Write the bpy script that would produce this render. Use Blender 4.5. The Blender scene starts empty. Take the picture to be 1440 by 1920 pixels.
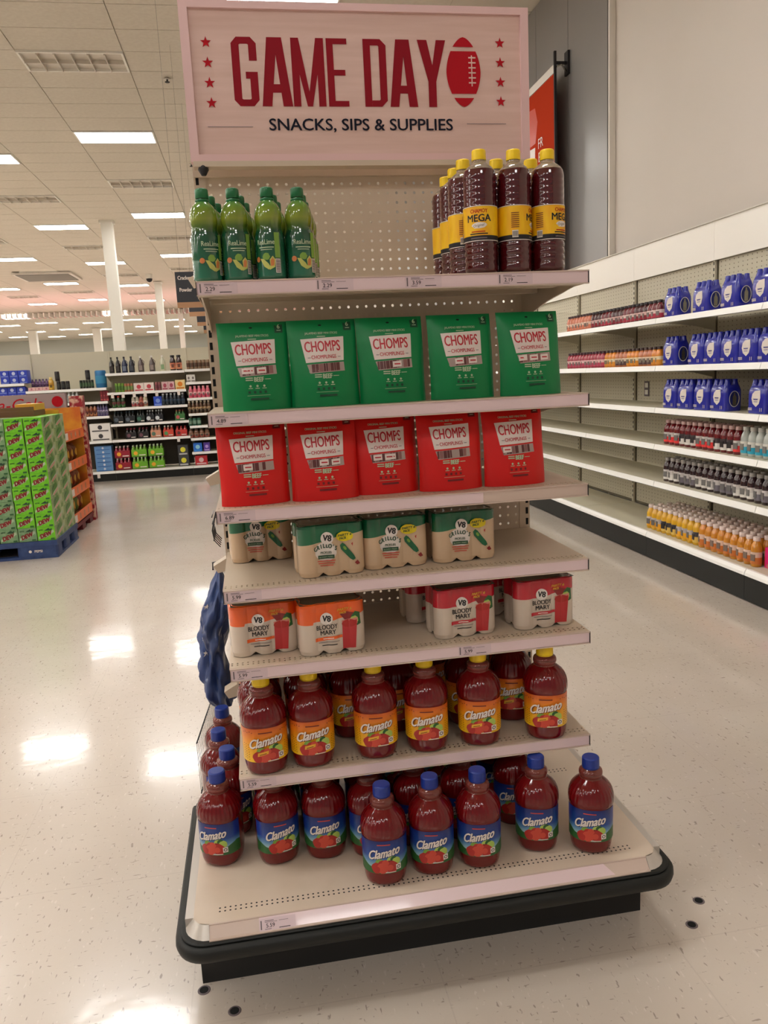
import bpy, bmesh, math, random
from mathutils import Vector, Matrix
from math import sin, cos, pi
random.seed(7)
SC = bpy.context.scene
COL = SC.collection
# ---------------------------------------------------------------- camera
F_PX = 1468.88
cam_d = bpy.data.cameras.new('camera'); cam = bpy.data.objects.new('camera', cam_d); COL.objects.link(cam)
CP = Vector((-0.3588, -2.2693, 1.4826)); YAW, PITCH, ROLL = 0.16059, -0.17540, -0.04963
fw = Vector((sin(YAW)*cos(PITCH), cos(YAW)*cos(PITCH), sin(PITCH)))
rt = Vector((cos(YAW), -sin(YAW), 0)); up = rt.cross(fw)
rt, up = cos(ROLL)*rt+sin(ROLL)*up, -sin(ROLL)*rt+cos(ROLL)*up
cam.matrix_world = Matrix(((rt.x, up.x, -fw.x, CP.x), (rt.y, up.y, -fw.y, CP.y), (rt.z, up.z, -fw.z, CP.z), (0, 0, 0, 1)))
cam_d.sensor_width = 36; cam_d.lens = F_PX/1920*36; cam_d.clip_end = 200; cam_d.clip_start = .02
SC.camera = cam
# ---------------------------------------------------------------- world, exposure
w = bpy.data.worlds.new('world'); SC.world = w; w.use_nodes = True
w.node_tree.nodes['Background'].inputs[0].default_value = (1.0, .84, .79, 1)
w.node_tree.nodes['Background'].inputs[1].default_value = .28
SC.view_settings.view_transform = 'Standard'; SC.view_settings.look = 'None'
SC.view_settings.gamma = 1; SC.view_settings.use_curve_mapping = False
SC.view_settings.exposure = 0.0
LAMP_EMIT = 27.0
# ---------------------------------------------------------------- materials
def L(c):
    r = []
    for v in c:
        v /= 255
        r.append(v/12.92 if v <= .04045 else ((v+.055)/1.055)**2.4)
    return (*r, 1)
def setin(b, k, v):
    if k in b.inputs: b.inputs[k].default_value = v
def mat(name, c, rough=.5, metal=0, spec=.5, coat=0, trans=0, emit=0, ior=None, alpha=1):
    m = bpy.data.materials.new(name); m.use_nodes = True
    b = m.node_tree.nodes['Principled BSDF']
    col = L(c); b.inputs['Base Color'].default_value = col
    setin(b, 'Roughness', rough); setin(b, 'Metallic', metal); setin(b, 'Specular IOR Level', spec)
    setin(b, 'Coat Weight', coat); setin(b, 'Coat Roughness', .05); setin(b, 'Transmission Weight', trans); setin(b, 'Alpha', alpha)
    if ior: setin(b, 'IOR', ior)
    if emit: setin(b, 'Emission Color', (*emit[0], 1)); setin(b, 'Emission Strength', emit[1])
    m.diffuse_color = col
    return m
def noise_mat(name, c1, c2, scale, rough=.5, detail=3, bump=0, coat=0, stretch=(1, 1, 1), lo=.35, hi=.65, metal=0):
    m = mat(name, c1, rough, metal=metal, coat=coat); nt = m.node_tree; N = nt.nodes; K = nt.links; b = N['Principled BSDF']
    tc = N.new('ShaderNodeTexCoord'); mp = N.new('ShaderNodeMapping'); mp.inputs['Scale'].default_value = stretch
    K.new(tc.outputs['Object'], mp.inputs[0])
    n = N.new('ShaderNodeTexNoise'); n.inputs['Scale'].default_value = scale; n.inputs['Detail'].default_value = detail
    K.new(mp.outputs[0], n.inputs['Vector'])
    r = N.new('ShaderNodeValToRGB'); r.color_ramp.elements[0].position = lo; r.color_ramp.elements[1].position = hi
    r.color_ramp.elements[0].color = L(c1); r.color_ramp.elements[1].color = L(c2)
    K.new(n.outputs[0], r.inputs[0]); K.new(r.outputs[0], b.inputs['Base Color'])
    if bump:
        bp = N.new('ShaderNodeBump'); bp.inputs['Strength'].default_value = bump; bp.inputs['Distance'].default_value = .01
        K.new(n.outputs[0], bp.inputs['Height']); K.new(bp.outputs[0], b.inputs['Normal'])
    return m
def grad_mat(name, stops, z0, z1, rough=.4, coat=0, axis=2):
    """printed colour gradient along the object's own axis"""
    m = mat(name, stops[0][1], rough, coat=coat); nt = m.node_tree; N = nt.nodes; K = nt.links; b = N['Principled BSDF']
    tc = N.new('ShaderNodeTexCoord'); sp = N.new('ShaderNodeSeparateXYZ'); K.new(tc.outputs['Object'], sp.inputs[0])
    mr = N.new('ShaderNodeMapRange'); mr.inputs[1].default_value = z0; mr.inputs[2].default_value = z1
    K.new(sp.outputs[axis], mr.inputs[0]); r = N.new('ShaderNodeValToRGB'); K.new(mr.outputs[0], r.inputs[0])
    e = r.color_ramp.elements
    e[0].position = stops[0][0]; e[0].color = L(stops[0][1]); e[1].position = stops[-1][0]; e[1].color = L(stops[-1][1])
    for p, c in stops[1:-1]:
        x = e.new(p); x.color = L(c)
    K.new(r.outputs[0], b.inputs['Base Color'])
    return m

M = {}
M['beige'] = noise_mat('beige_enamel', (210, 192, 170), (200, 182, 159), 3, .38, bump=0)
M['beige_worn'] = noise_mat('beige_enamel_worn', (214, 196, 176), (200, 182, 160), 5, .36, detail=6, lo=.5, hi=.8)
M['beige_bg'] = mat('beige_panel', (206, 199, 176), .45)
M['white_rail'] = mat('white_price_rail', (250, 249, 244), .25)
M['pinkstrip'] = mat('pink_white_paper_strip', (226, 202, 204), .3, coat=.3)
M['railbeige'] = mat('rail_channel', (205, 184, 170), .35)
M['tagpaper'] = mat('tag_paper', (214, 192, 196), .5)
M['ink'] = mat('black_ink', (26, 22, 24), .6)
M['greyink'] = mat('grey_ink', (110, 98, 100), .6)
M['black'] = mat('black_plastic', (24, 26, 24), .5, spec=.35)
M['kick'] = mat('black_kick', (18, 19, 18), .5)
M['slot'] = mat('slot_dark', (10, 10, 9), .9)
M['dark'] = mat('dark_interior', (24, 22, 20), .8)
M['signpink'] = noise_mat('sign_board', (222, 190, 180), (214, 180, 168), 4, .5, detail=4, stretch=(1, 8, 14))
M['signframe'] = mat('sign_frame', (224, 188, 186), .4)
M['signred'] = mat('sign_red', (140, 8, 28), .6, spec=.2)
M['signred2'] = mat('sign_bright_red', (176, 10, 28), .6, spec=.2)
M['signnavy'] = mat('sign_navy', (16, 16, 34), .6, spec=.2)
M['white'] = mat('white_paint', (235, 232, 222), .45)
M['offwhite'] = mat('off_white', (222, 216, 205), .5)
M['labelwhite'] = mat('label_white', (228, 218, 208), .4)
M['chrome'] = mat('chrome', (150, 148, 142), .25, metal=1)
M['wire'] = mat('dark_wire', (60, 60, 62), .35, metal=.8)
M['wood'] = mat('wood_trim', (176, 132, 96), .5)
M['chalk'] = mat('charcoal_board', (48, 50, 56), .6)
M['lamp'] = mat('lamp_diffuser', (255, 255, 250), .5, emit=((1, .985, .96), LAMP_EMIT))
M['lampoff'] = mat('lamp_louvre', (206, 198, 184), .4)
M['tile'] = noise_mat('ceiling_tile', (214, 206, 190), (208, 199, 183), 20, .8)
M['graywall'] = mat('grey_metal_wall', (142, 140, 137), .3, metal=.2)
M['wall'] = noise_mat('wall_paint', (214, 205, 195), (209, 200, 189), .6, .6)

# ---------------------------------------------------------------- mesh tools
class MB:
    def __init__(s): s.v = []; s.f = []; s.m = []; s.s = []; s.mats = []
    def mi(s, m):
        if m not in s.mats: s.mats.append(m)
        return s.mats.index(m)
    def add(s, vs, fs, m, smooth=False):
        o = len(s.v); i = s.mi(m); s.v += [tuple(p) for p in vs]
        for f in fs: s.f.append([o+k for k in f]); s.m.append(i); s.s.append(smooth)
        return s
    def box(s, x0, x1, y0, y1, z0, z1, m):
        v = [(x, y, z) for z in (z0, z1) for y in (y0, y1) for x in (x0, x1)]
        return s.add(v, [(0, 2, 3, 1), (4, 5, 7, 6), (0, 1, 5, 4), (2, 6, 7, 3), (0, 4, 6, 2), (1, 3, 7, 5)], m)
    def quad(s, a, b, c, d, m): return s.add([a, b, c, d], [(0, 1, 2, 3)], m)
    def prism(s, poly, z0, z1, m, axis='z', smooth=False):
        n = len(poly)
        P = {'z': lambda a, b, c: (a, b, c), 'y': lambda a, b, c: (a, c, b), 'x': lambda a, b, c: (c, a, b)}[axis]
        v = [P(a, b, z0) for a, b in poly]+[P(a, b, z1) for a, b in poly]
        f = [list(range(n))[::-1], list(range(n, 2*n))]+[(i, (i+1) % n, n+(i+1) % n, n+i) for i in range(n)]
        return s.add(v, f, m, smooth)
    def lathe(s, prof, m, n=24, cx=0, cy=0, shape=None, cap0=True, cap1=True, smooth=True):
        v = []; f = []; k = len(prof)
        for z, r in prof:
            for i in range(n):
                a = 2*pi*i/n
                rr = r*(shape(a, z) if shape else 1)
                v.append((cx+rr*cos(a), cy+rr*sin(a), z))
        for j in range(k-1):
            for i in range(n):
                i2 = (i+1) % n; f.append((j*n+i, j*n+i2, (j+1)*n+i2, (j+1)*n+i))
        s.add(v, f, m, smooth)
        if cap0: s.add(v[:n], [list(range(n))[::-1]], m)
        if cap1: s.add(v[-n:], [list(range(n))], m)
        return s
    def tube(s, pts, r, m, n=6, smooth=True):
        pts = [Vector(p) for p in pts]; v = []; f = []
        for i, p in enumerate(pts):
            d = (pts[min(i+1, len(pts)-1)]-pts[max(i-1, 0)]).normalized()
            a = d.cross(Vector((0, 0, 1)) if abs(d.z) < .9 else Vector((1, 0, 0))).normalized(); b = d.cross(a)
            for k in range(n): v.append(p+a*r*cos(2*pi*k/n)+b*r*sin(2*pi*k/n))
        for i in range(len(pts)-1):
            for k in range(n): f.append((i*n+k, i*n+(k+1) % n, (i+1)*n+(k+1) % n, (i+1)*n+k))
        f += [list(range(n))[::-1], list(range((len(pts)-1)*n, len(pts)*n))]
        return s.add(v, f, m, smooth)
    def grid(s, fn, us, vs, m, smooth=True, flip=False):
        v = [fn(a, b) for b in vs for a in us]; n = len(us); f = []
        for j in range(len(vs)-1):
            for i in range(n-1):
                q = (j*n+i, j*n+i+1, (j+1)*n+i+1, (j+1)*n+i); f.append(q[::-1] if flip else q)
        return s.add(v, f, m, smooth)
    def mesh(s, name):
        me = bpy.data.meshes.new(name); me.from_pydata(s.v, [], s.f)
        for m in s.mats: me.materials.append(m)
        me.polygons.foreach_set('material_index', s.m); me.polygons.foreach_set('use_smooth', s.s); me.update()
        return me
def ob(name, me, parent=None, loc=(0, 0, 0), rz=0, label=None):
    if isinstance(me, MB): me = me.mesh(name)
    o = bpy.data.objects.new(name, me); COL.objects.link(o); o.location = loc; o.rotation_euler = (0, 0, rz)
    if parent: o.parent = parent
    if label: o['label'] = label
    return o
def tag(o, label, cat, group=None, kind=None):
    o['label'] = label; o['category'] = cat
    if group: o['group'] = group
    if kind: o['kind'] = kind
    return o
def thing(name, label, cat, loc=(0, 0, 0), rz=0, group=None):
    o = bpy.data.objects.new(name, None); COL.objects.link(o); o.location = loc; o.rotation_euler = (0, 0, rz)
    o.empty_display_size = .05
    return tag(o, label, cat, group)
def struct(name, me, label=None):
    o = ob(name, me); o['kind'] = 'structure'
    if label: o['label'] = label
    return o
def inst(proto, name, label, cat, loc, rz=0, group=None, rx=0):
    """proto: list of (part name, mesh, [ (sub name, mesh) ])"""
    t = thing(name, label, cat, loc, rz, group)
    if rx: t.rotation_euler = (rx, 0, rz)
    for p in proto:
        o = ob(p[0], p[1], t)
        for q in (p[2] if len(p) > 2 else []): ob(q[0], q[1], o)
    return t
def one(me, name, label, cat, loc, rz=0, group=None, ry=0):
    o = ob(name, me, None, loc, rz); tag(o, label, cat, group)
    return o
ORD = 'first second third fourth fifth sixth seventh eighth ninth tenth eleventh twelfth thirteenth fourteenth fifteenth sixteenth seventeenth eighteenth nineteenth twentieth twenty-first twenty-second twenty-third twenty-fourth twenty-fifth twenty-sixth twenty-seventh twenty-eighth twenty-ninth thirtieth'.split()

# text and flat artwork as mesh, laid on a surface
TC = {}
def text(s, h, bold=0, shear=0, sx=1, sp=1):
    k = (s, shear, sp)
    if k not in TC:
        c = bpy.data.curves.new('t', 'FONT'); c.body = s; c.size = 1; c.shear = shear; c.space_character = sp
        c.resolution_u = 3; c.align_x = 'CENTER'
        o = bpy.data.objects.new('t', c); COL.objects.link(o)
        dg = bpy.context.evaluated_depsgraph_get(); me = bpy.data.meshes.new_from_object(o.evaluated_get(dg))
        vs = [(v.co.x, v.co.y) for v in me.vertices]; fs = [tuple(p.vertices) for p in me.polygons]
        bpy.data.objects.remove(o); bpy.data.curves.remove(c); bpy.data.meshes.remove(me)
        TC[k] = (vs, fs)
    vs, fs = TC[k]
    hh = .70
    return [(x*h/hh*sx, y*h/hh) for x, y in vs], fs
def text_w(s, h, w, **k):
    """text of cap height h squeezed or stretched to width w"""
    vs, fs = text(s, h, **k); x0 = min(v[0] for v in vs); x1 = max(v[0] for v in vs); q = w/(x1-x0)
    return [((x-(x0+x1)/2)*q, y) for x, y in vs], fs
class Art:
    def __init__(s): s.it = []
    def raw(s, vs, fs, m, dx=0, dy=0, rot=0):
        c, n = cos(rot), sin(rot)
        s.it.append(([(x*c-y*n+dx, x*n+y*c+dy) for x, y in vs], fs, m)); return s
    def poly(s, pts, m, dx=0, dy=0, rot=0): return s.raw(pts, [list(range(len(pts)))], m, dx, dy, rot)
    def rect(s, x0, x1, y0, y1, m): return s.poly([(x0, y0), (x1, y0), (x1, y1), (x0, y1)], m)
    def disc(s, x, y, r, m, ry=None, n=16, rot=0): return s.poly([(r*cos(2*pi*i/n), (ry or r)*sin(2*pi*i/n)) for i in range(n)], m, x, y, rot)
    def star(s, x, y, r, m):
        return s.poly([((r if i % 2 == 0 else r*.4)*cos(pi/2+pi*i/5), (r if i % 2 == 0 else r*.4)*sin(pi/2+pi*i/5)) for i in range(10)], m, x, y)
    def txt(s, t, x, y, h, m, rot=0, w=None, **k):
        bd = k.pop('bold', 0)*h/.7
        vs, fs = text_w(t, h, w, **k) if w else text(t, h, **k)
        for p, q in (((0, 0), (-1.5, 0), (1.5, 0), (0, 1), (0, -1)) if bd else ((0, 0),)): s.raw([(a+p*bd, b+q*bd) for a, b in vs], fs, m, x, y, rot)
        return s
    def lay(s, mb, fn, off=.0004, step=.00008, du=None, dv=None, smooth=False):
        """fn(u,v,offset)->point"""
        for i, (vs, fs, m) in enumerate(s.it):
            bm = bmesh.new(); bv = [bm.verts.new((x, y, 0)) for x, y in vs]
            for f in fs:
                try: bm.faces.new([bv[k] for k in f])
                except ValueError: pass
            bmesh.ops.triangulate(bm, faces=bm.faces[:])
            for d, ax in ((du, 0), (dv, 1)):
                if not d: continue
                lo = min(v.co[ax] for v in bm.verts); hi = max(v.co[ax] for v in bm.verts)
                k = math.floor(lo/d)+1
                while k*d < hi:
                    co = [0, 0, 0]; no = [0, 0, 0]; co[ax] = k*d; no[ax] = 1
                    bmesh.ops.bisect_plane(bm, geom=bm.verts[:]+bm.edges[:]+bm.faces[:], dist=1e-6, plane_co=co, plane_no=no); k += 1
            bmesh.ops.triangulate(bm, faces=bm.faces[:])
            bm.verts.index_update()
            o = off+step*i
            V = [fn(v.co.x, v.co.y, o) for v in bm.verts]; F = []
            for f in bm.faces:
                a, b, c = [v.co for v in f.verts]
                idx = [v.index for v in f.verts]
                if (b.x-a.x)*(c.y-a.y)-(b.y-a.y)*(c.x-a.x) < 0: idx = idx[::-1]
                F.append(idx)
            mb.add(V, F, m, smooth); bm.free()
        return mb
def flatY(x0, y0, z0): return lambda u, v, o: (x0+u, y0-o, z0+v)      # faces -Y
def flatXneg(x0, y0, z0): return lambda u, v, o: (x0-o, y0-u, z0+v)   # faces -X, u runs to -Y
def flatXpos(x0, y0, z0): return lambda u, v, o: (x0+o, y0+u, z0+v)   # faces +X

def plate(mb, x0, x1, z0, z1, px, pz, r, m, P, n=8, skip=None, inset=0):
    """perforated sheet: cells px by pz, each with a real hole. P(u,v)->point"""
    nx = max(1, round((x1-x0)/px)); nz = max(1, round((z1-z0)/pz)); cx = (x1-x0)/nx; cz = (z1-z0)/nz
    for j in range(nz):
        for i in range(nx):
            a, b = x0+i*cx, z0+j*cz; mx, mz = a+cx/2, b+cz/2
            if skip and skip(mx, mz):
                mb.add([P(a, b), P(a+cx, b), P(a+cx, b+cz), P(a, b+cz)], [(0, 1, 2, 3)], m); continue
            co = [(a+cx, mz), (a+cx, b+cz), (mx, b+cz), (a, b+cz), (a, mz), (a, b), (mx, b), (a+cx, b)]
            ho = [(mx+r*cos(2*pi*k/8), mz+r*sin(2*pi*k/8)) for k in range(8)]
            V = [P(*c) for c in co]+[P(*h) for h in ho]
            mb.add(V, [(k, (k+1) % 8, 8+(k+1) % 8, 8+k) for k in range(8)], m)
    return mb

# ================================================================ SETTING
def floor_mat():
    m = mat('polished_vinyl_floor', (198, 188, 170), .22, spec=.5, coat=.5); nt = m.node_tree; N = nt.nodes; K = nt.links; b = N['Principled BSDF']
    setin(b, 'Coat Roughness', .085)
    tc = N.new('ShaderNodeTexCoord')
    def noise(scale, st, rot=0, detail=2):
        mp = N.new('ShaderNodeMapping'); mp.inputs['Scale'].default_value = st; mp.inputs['Rotation'].default_value = (0, 0, rot)
        K.new(tc.outputs['Object'], mp.inputs[0]); n = N.new('ShaderNodeTexNoise'); n.inputs['Scale'].default_value = scale; n.inputs['Detail'].default_value = detail
        K.new(mp.outputs[0], n.inputs['Vector']); return n.outputs[0]
    def ramp(src, lo, hi):
        r = N.new('ShaderNodeMapRange'); r.inputs[1].default_value = lo; r.inputs[2].default_value = hi; r.clamp = True; K.new(src, r.inputs[0]); return r.outputs[0]
    def mix(f, a, c, amt=1):
        x = N.new('ShaderNodeMix'); x.data_type = 'RGBA'
        if amt != 1:
            q = N.new('ShaderNodeMath'); q.operation = 'MULTIPLY'; q.inputs[1].default_value = amt; K.new(f, q.inputs[0]); f = q.outputs[0]
        K.new(f, x.inputs[0])
        if isinstance(a, tuple): x.inputs[6].default_value = L(a)
        else: K.new(a, x.inputs[6])
        x.inputs[7].default_value = L(c); return x.outputs[2]
    c = mix(ramp(noise(1.3, (1, 1, 1), 0, 4), .35, .65), (212, 200, 187), (203, 190, 176))
    c = mix(ramp(noise(92, (1, .34, 1), .5), .66, .71), c, (146, 130, 120), .75)
    c = mix(ramp(noise(100, (.34, 1, 1), .2), .67, .72), c, (150, 136, 124), .75)
    c = mix(ramp(noise(80, (1, .4, 1), 2.1), .66, .71), c, (226, 214, 204), .55)
    br = N.new('ShaderNodeTexBrick'); br.offset = 0; br.inputs['Scale'].default_value = 1
    br.inputs['Brick Width'].default_value = .61; br.inputs['Row Height'].default_value = .61; br.inputs['Mortar Size'].default_value = .002
    br.inputs['Color1'].default_value = (0, 0, 0, 1); br.inputs['Color2'].default_value = (0, 0, 0, 1); br.inputs['Mortar'].default_value = (1, 1, 1, 1)
    K.new(tc.outputs['Object'], br.inputs['Vector'])
    c = mix(br.outputs['Color'], c, (178, 164, 152), .25)
    K.new(c, b.inputs['Base Color'])
    bp = N.new('ShaderNodeBump'); bp.inputs['Strength'].default_value = .10; bp.inputs['Distance'].default_value = .01
    K.new(noise(7, (1, 1, 1), 0, 3), bp.inputs['Height']); K.new(bp.outputs[0], b.inputs['Normal']); K.new(bp.outputs[0], b.inputs['Coat Normal'])
    return m
M['floor'] = floor_mat()
struct('floor', MB().box(-34, 3.3, -9, 68, -.05, 0, M['floor']))
# ceiling: slab above, tiles hung below it
HC = 5.40; GX = -2.75; GY = 11.27
def ceil_mat():
    m = mat('ceiling_far', (212, 203, 187), .8); nt = m.node_tree; N = nt.nodes; K = nt.links; b = N['Principled BSDF']
    tc = N.new('ShaderNodeTexCoord'); mp = N.new('ShaderNodeMapping'); mp.inputs['Location'].default_value = (-GX, -GY, 0); K.new(tc.outputs['Object'], mp.inputs[0])
    br = N.new('ShaderNodeTexBrick'); br.offset = 0; br.inputs['Scale'].default_value = 1
    br.inputs['Brick Width'].default_value = 1.22; br.inputs['Row Height'].default_value = .61; br.inputs['Mortar Size'].default_value = .012
    br.inputs['Color1'].default_value = L((212, 203, 187)); br.inputs['Color2'].default_value = L((210, 201, 185)); br.inputs['Mortar'].default_value = L((176, 168, 152))
    K.new(mp.outputs[0], br.inputs['Vector']); K.new(br.outputs['Color'], b.inputs['Base Color']); return m
M['ceil'] = ceil_mat()
M['grid'] = mat('ceiling_grid', (196, 188, 172), .6)
ceil = struct('ceiling', MB().box(-34, 3.3, -9, 68, HC+.02, HC+.12, M['ceil']))
lit = set(); unlit = set()
for c in range(-10, 2):
    off = 0 if c % 2 == 0 else 2
    for k in range(-3, 9): lit.add((2*c, k*10+off))
    for k in range(-1, 4): unlit.add((2*c, k*10+5+off))
tme = MB().box(.006, 1.214, .006, .604, HC, HC+.019, M['tile']).mesh('ceiling_tile')
ntile = 0
for j in range(-9, 30):
    for i in range(-4, 5):
        if (i, j) in lit or (i, j) in unlit or ntile >= 300: continue
        if j > 12 and i > 1: continue
        if GX+1.22*i+1.22 > 3.2: continue
        ob('ceiling_tile', tme, ceil, (GX+1.22*i, GY+.61*j, 0)); ntile += 1
ob('ceiling_grid', MB().box(GX-4*1.22, GX+4*1.22, GY-9*.61, GY+29*.61, HC+.0195, HC+.0199, M['grid']), ceil)
frm = MB()
for a in ((.005, 1.215, .005, .03), (.005, 1.215, .58, .605), (.005, .03, .03, .58), (1.19, 1.215, .03, .58)): frm.box(*a, HC-.022, HC+.018, M['white'])
frm = frm.mesh('frame'); dif = MB().box(.03, 1.19, .03, .58, HC-.016, HC-.004, M['lamp']).mesh('diffuser')
pan = MB().box(.03, 1.19, .03, .58, HC+.010, HC+.016, M['lampoff']).mesh('reflector')
lou = MB()
for k in range(1, 6): lou.box(.03+k*1.16/6-.006, .03+k*1.16/6+.006, .03, .58, HC-.035, HC+.012, M['lampoff'])
lou.box(.03, 1.19, .30, .312, HC-.035, HC+.012, M['lampoff']); lou = lou.mesh('louvre')
def col_word(i): return ['the run straight over the aisle', 'the next run to the left', 'the third run to the left'][min(2, max(0, (0-i)//2))]
for (i, j) in sorted(lit):
    near = -1 < j < 25 and -5 < i < 1
    lb = ('lit white ceiling panel light, %s from the front in %s' % (ORD[j//10], col_word(i))) if near else ('lit white ceiling panel light far across the store ceiling' if j >= 0 else 'lit white ceiling panel light overhead, above the camera')
    t = thing('ceiling_light', lb, 'ceiling light', (GX+1.22*i, GY+.61*j, 0), 0, 'lit ceiling lights')
    ob('frame', frm, t); ob('diffuser', dif, t)
for (i, j) in sorted(unlit):
    if GY+.61*j < 7: continue
    near = -1 < i < 1 or i == -2
    lb = 'switched-off louvred ceiling light, %s from the front in %s' % (ORD[max(0, (j+5)//10)], col_word(i)) if near and i < 1 else 'switched-off louvred ceiling light in a side run'
    t = thing('ceiling_light', lb, 'ceiling light', (GX+1.22*i, GY+.61*j, 0), 0, 'switched-off louvred lights')
    ob('frame', frm, t); ob('reflector', pan, t); ob('louvre', lou, t)
# walls
struct('wall_right', MB().box(3.16, 3.4, -9, 68, 0, HC+.02, M['wall']))
wp = struct('trim_1', MB().box(3.12, 3.158, 5.02, 16, 0, HC, M['dark']), 'grey metal wall cladding in tall panels')
for k in range(12): ob('panel', MB().box(3.095, 3.119, 5.02+k*.9+.004, 5.02+(k+1)*.9-.004, 0, HC-.002, M['graywall']), wp)
struct('trim_2', MB().box(3.10, 3.158, 4.985, 5.015, 0, HC, M['offwhite']))
struct('wall_back', MB().box(-34, 3.3, 66, 66.3, 0, HC+.02, mat('far_wall', (186, 188, 178), .7)))
struct('wall_left', MB().box(-34.3, -34, -9, 68, 0, HC+.02, M['wall']))

# columns
def column(x, y, n, wd=.26):
    t = thing('column', n, 'column', (x, y, 0), 0, 'square white columns')
    ob('shaft', MB().box(-wd/2, wd/2, -wd/2, wd/2, 0, HC-.06, M['white']), t)
    ob('collar', MB().box(-wd/2-.03, wd/2+.03, -wd/2-.03, wd/2+.03, HC-.06, HC, M['white']), t)
column(-3.42, 18.3, 'square white column, the nearest and tallest one')
column(-3.55, 30.4, 'square white column behind the nearest one, to its right')
column(-3.7, 42.5, 'slim pale column beyond the second one')
column(-14.3, 42.5, 'short pale column far left above the shelving', .5)
column(-14.3, 54.5, 'short pale column right of the far left one', .5)
column(-10.2, 54.5, 'faint pale column left of the nearest tall one', .5)
column(-2.2, 48, 'thin pale column beside the black aisle signs')
# light baffle strip across the ceiling
bf = MB()
for k in range(90): bf.box(-24+k*.26, -24+k*.26+.06, 41.4, 42.4, HC-.24, HC-.02, M['white'])
t = thing('light_baffle', 'long row of short white fins hanging under the far ceiling', 'light baffle', (0, 0, 0))
ob('fin', bf, t)['kind'] = 'stuff'
ob('header_board', MB().box(-26, 3, 42.5, 42.55, HC-.22, HC-.01, mat('pink_board', (236, 196, 190), .6)), t)
ld_ = bpy.data.lights.new('added_pink_glow', 'AREA'); ld_.shape = 'RECTANGLE'; ld_.size = 26; ld_.size_y = 5; ld_.energy = 300; ld_.color = (1, .42, .52)  # unseen upward lamp, added to tint the far ceiling pink
lo_ = bpy.data.objects.new('added_pink_glow', ld_); COL.objects.link(lo_); lo_.location = (-13, 36, 3.4); lo_.rotation_euler = (pi, 0, 0)
# sprinklers
spk = MB().lathe([(0, .045), (.006, .045), (.012, .02), (.03, .012)], M['offwhite'], 12)
sp_e = MB().lathe([(-.035, .03), (-.03, .034), (-.026, .012), (.005, .010)], M['ink'], 10)
spk = spk.mesh('escutcheon'); sp_e = sp_e.mesh('sprinkler_head')
for x, y, n in ((-1.10, 9.05, 'dark sprinkler head on the ceiling beside the first lit row'), (-1.08, 13.2, 'small dark sprinkler head left of the sign'),
                (-4.9, 14.5, 'small dark sprinkler head at the left edge'), (-.95, 16.2, 'small dark sprinkler head above the lime bottles'), (-4.6, 18.9, 'small dark sprinkler head above the third lit panel')):
    t = thing('sprinkler', n, 'sprinkler', (x, y, HC-.02)); ob('escutcheon', spk, t); ob('sprinkler_head', sp_e, t)
dm = thing('security_camera', 'dark dome camera under the ceiling right of the near column', 'camera', (-3.6, 28, HC))
ob('mount', MB().lathe([(-.16, .10), (-.05, .12), (0, .12)], M['white'], 16), dm)
ob('dome', MB().lathe([(-.28, .02), (-.26, .07), (-.22, .10), (-.16, .11)], M['ink'], 16), dm)

# open ceiling hatch
t = thing('ceiling_vent', 'grey slatted air vent in the ceiling at far left', 'vent', (-7.9, 26.6, HC-.02))
ob('frame', MB().box(0, 1.9, 0, 1.9, -.06, 0, M['offwhite']), t)
ob('slat', MB().box(.1, 1.8, .1, 1.8, -.075, -.061, mat('vent_grey', (120, 116, 104), .6)), t)

# ================================================================ DISPLAY STAND
W = .457
SZ = [1.7005, 1.4113, 1.187, .9953, .8031, .5187]; SD = [.447, .446, .440, .441, .448, .445]; DZ = .235
stand = thing('display_stand', 'tall beige pegboard end display with six shelves and a black bumper base', 'display stand', (0, 0, 0))
pb = MB()
plate(pb, -.432, .432, .26, 2.04, .0254, .0254, .0040, M['beige'], lambda u, v: (u, 0, v))
plate(pb, -.432, .432, .26, 2.04, .0254, .0254, .0040, M['beige'], lambda u, v: (u, .0016, v))
ob('pegboard', pb, stand)
for s in (-1, 1):
    x0, x1 = (-.462, -.430) if s < 0 else (.430, .462)
    u = MB().box(x0, x1, -.002, .028, 0.05, 2.05, M['beige'])
    up_o = ob('upright', u, stand)
    sl = MB(); z = .27
    xa, xb = (-.457, -.449) if s < 0 else (.449, .457)
    while z < 2.02:
        sl.box(xa, xb, -.0026, -.0021, z, z+.020, M['slot']); z += .0333
    ob('slot', sl, up_o)['kind'] = 'stuff'
ob('top_rail', MB().box(-.462, .462, -.012, .03, 2.02, 2.045, M['beige']), stand)

def ticket(price, lines=1, w=.085, h=.027):
    """printed price label, faces -Y, origin at its left bottom"""
    mb = MB().box(0, w, -.0006, 0, 0, h, M['tagpaper']); a = Art()
    a.rect(.003, .006, .004, h-.004, M['greyink'])
    a.rect(.013, .034, h-.006, h-.0045, M['greyink']); a.rect(.013, .042, h-.0088, h-.0078, M['greyink'])
    if len(price): a.txt(price, .026, .0075, .0085, M['ink'], bold=.006)
    a.rect(.013, .028, .0035, .0048, M['greyink']); a.rect(.046, .072, .0035, .0050, M['ink'])
    a.rect(.046, .068, h-.008, h-.0072, M['greyink'])
    a.lay(mb, lambda u, v, o: (u, -.0006-o, v), .0002, .00005)
    return mb.mesh('price_ticket')
TK = {p: ticket(p) for p in ('2.29', '3.59', '2.19', '4.89', '6.89', '5.99', '5.59')}
TAGS = [[(-.452, '2.29'), (-.193, '2.29'), (.012, '3.59'), (.232, '2.19')], [(-.452, '4.89')], [(-.452, '6.89')], [(-.452, '5.99')], [(-.452, '5.99'), (.107, '5.99')], [(-.452, '5.59')]]
STRIP = [(-.455, .455), (-.455, .455), (-.455, .185), (-.455, .455), (-.455, .455), (-.455, .455)]
RH = .032
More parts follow.
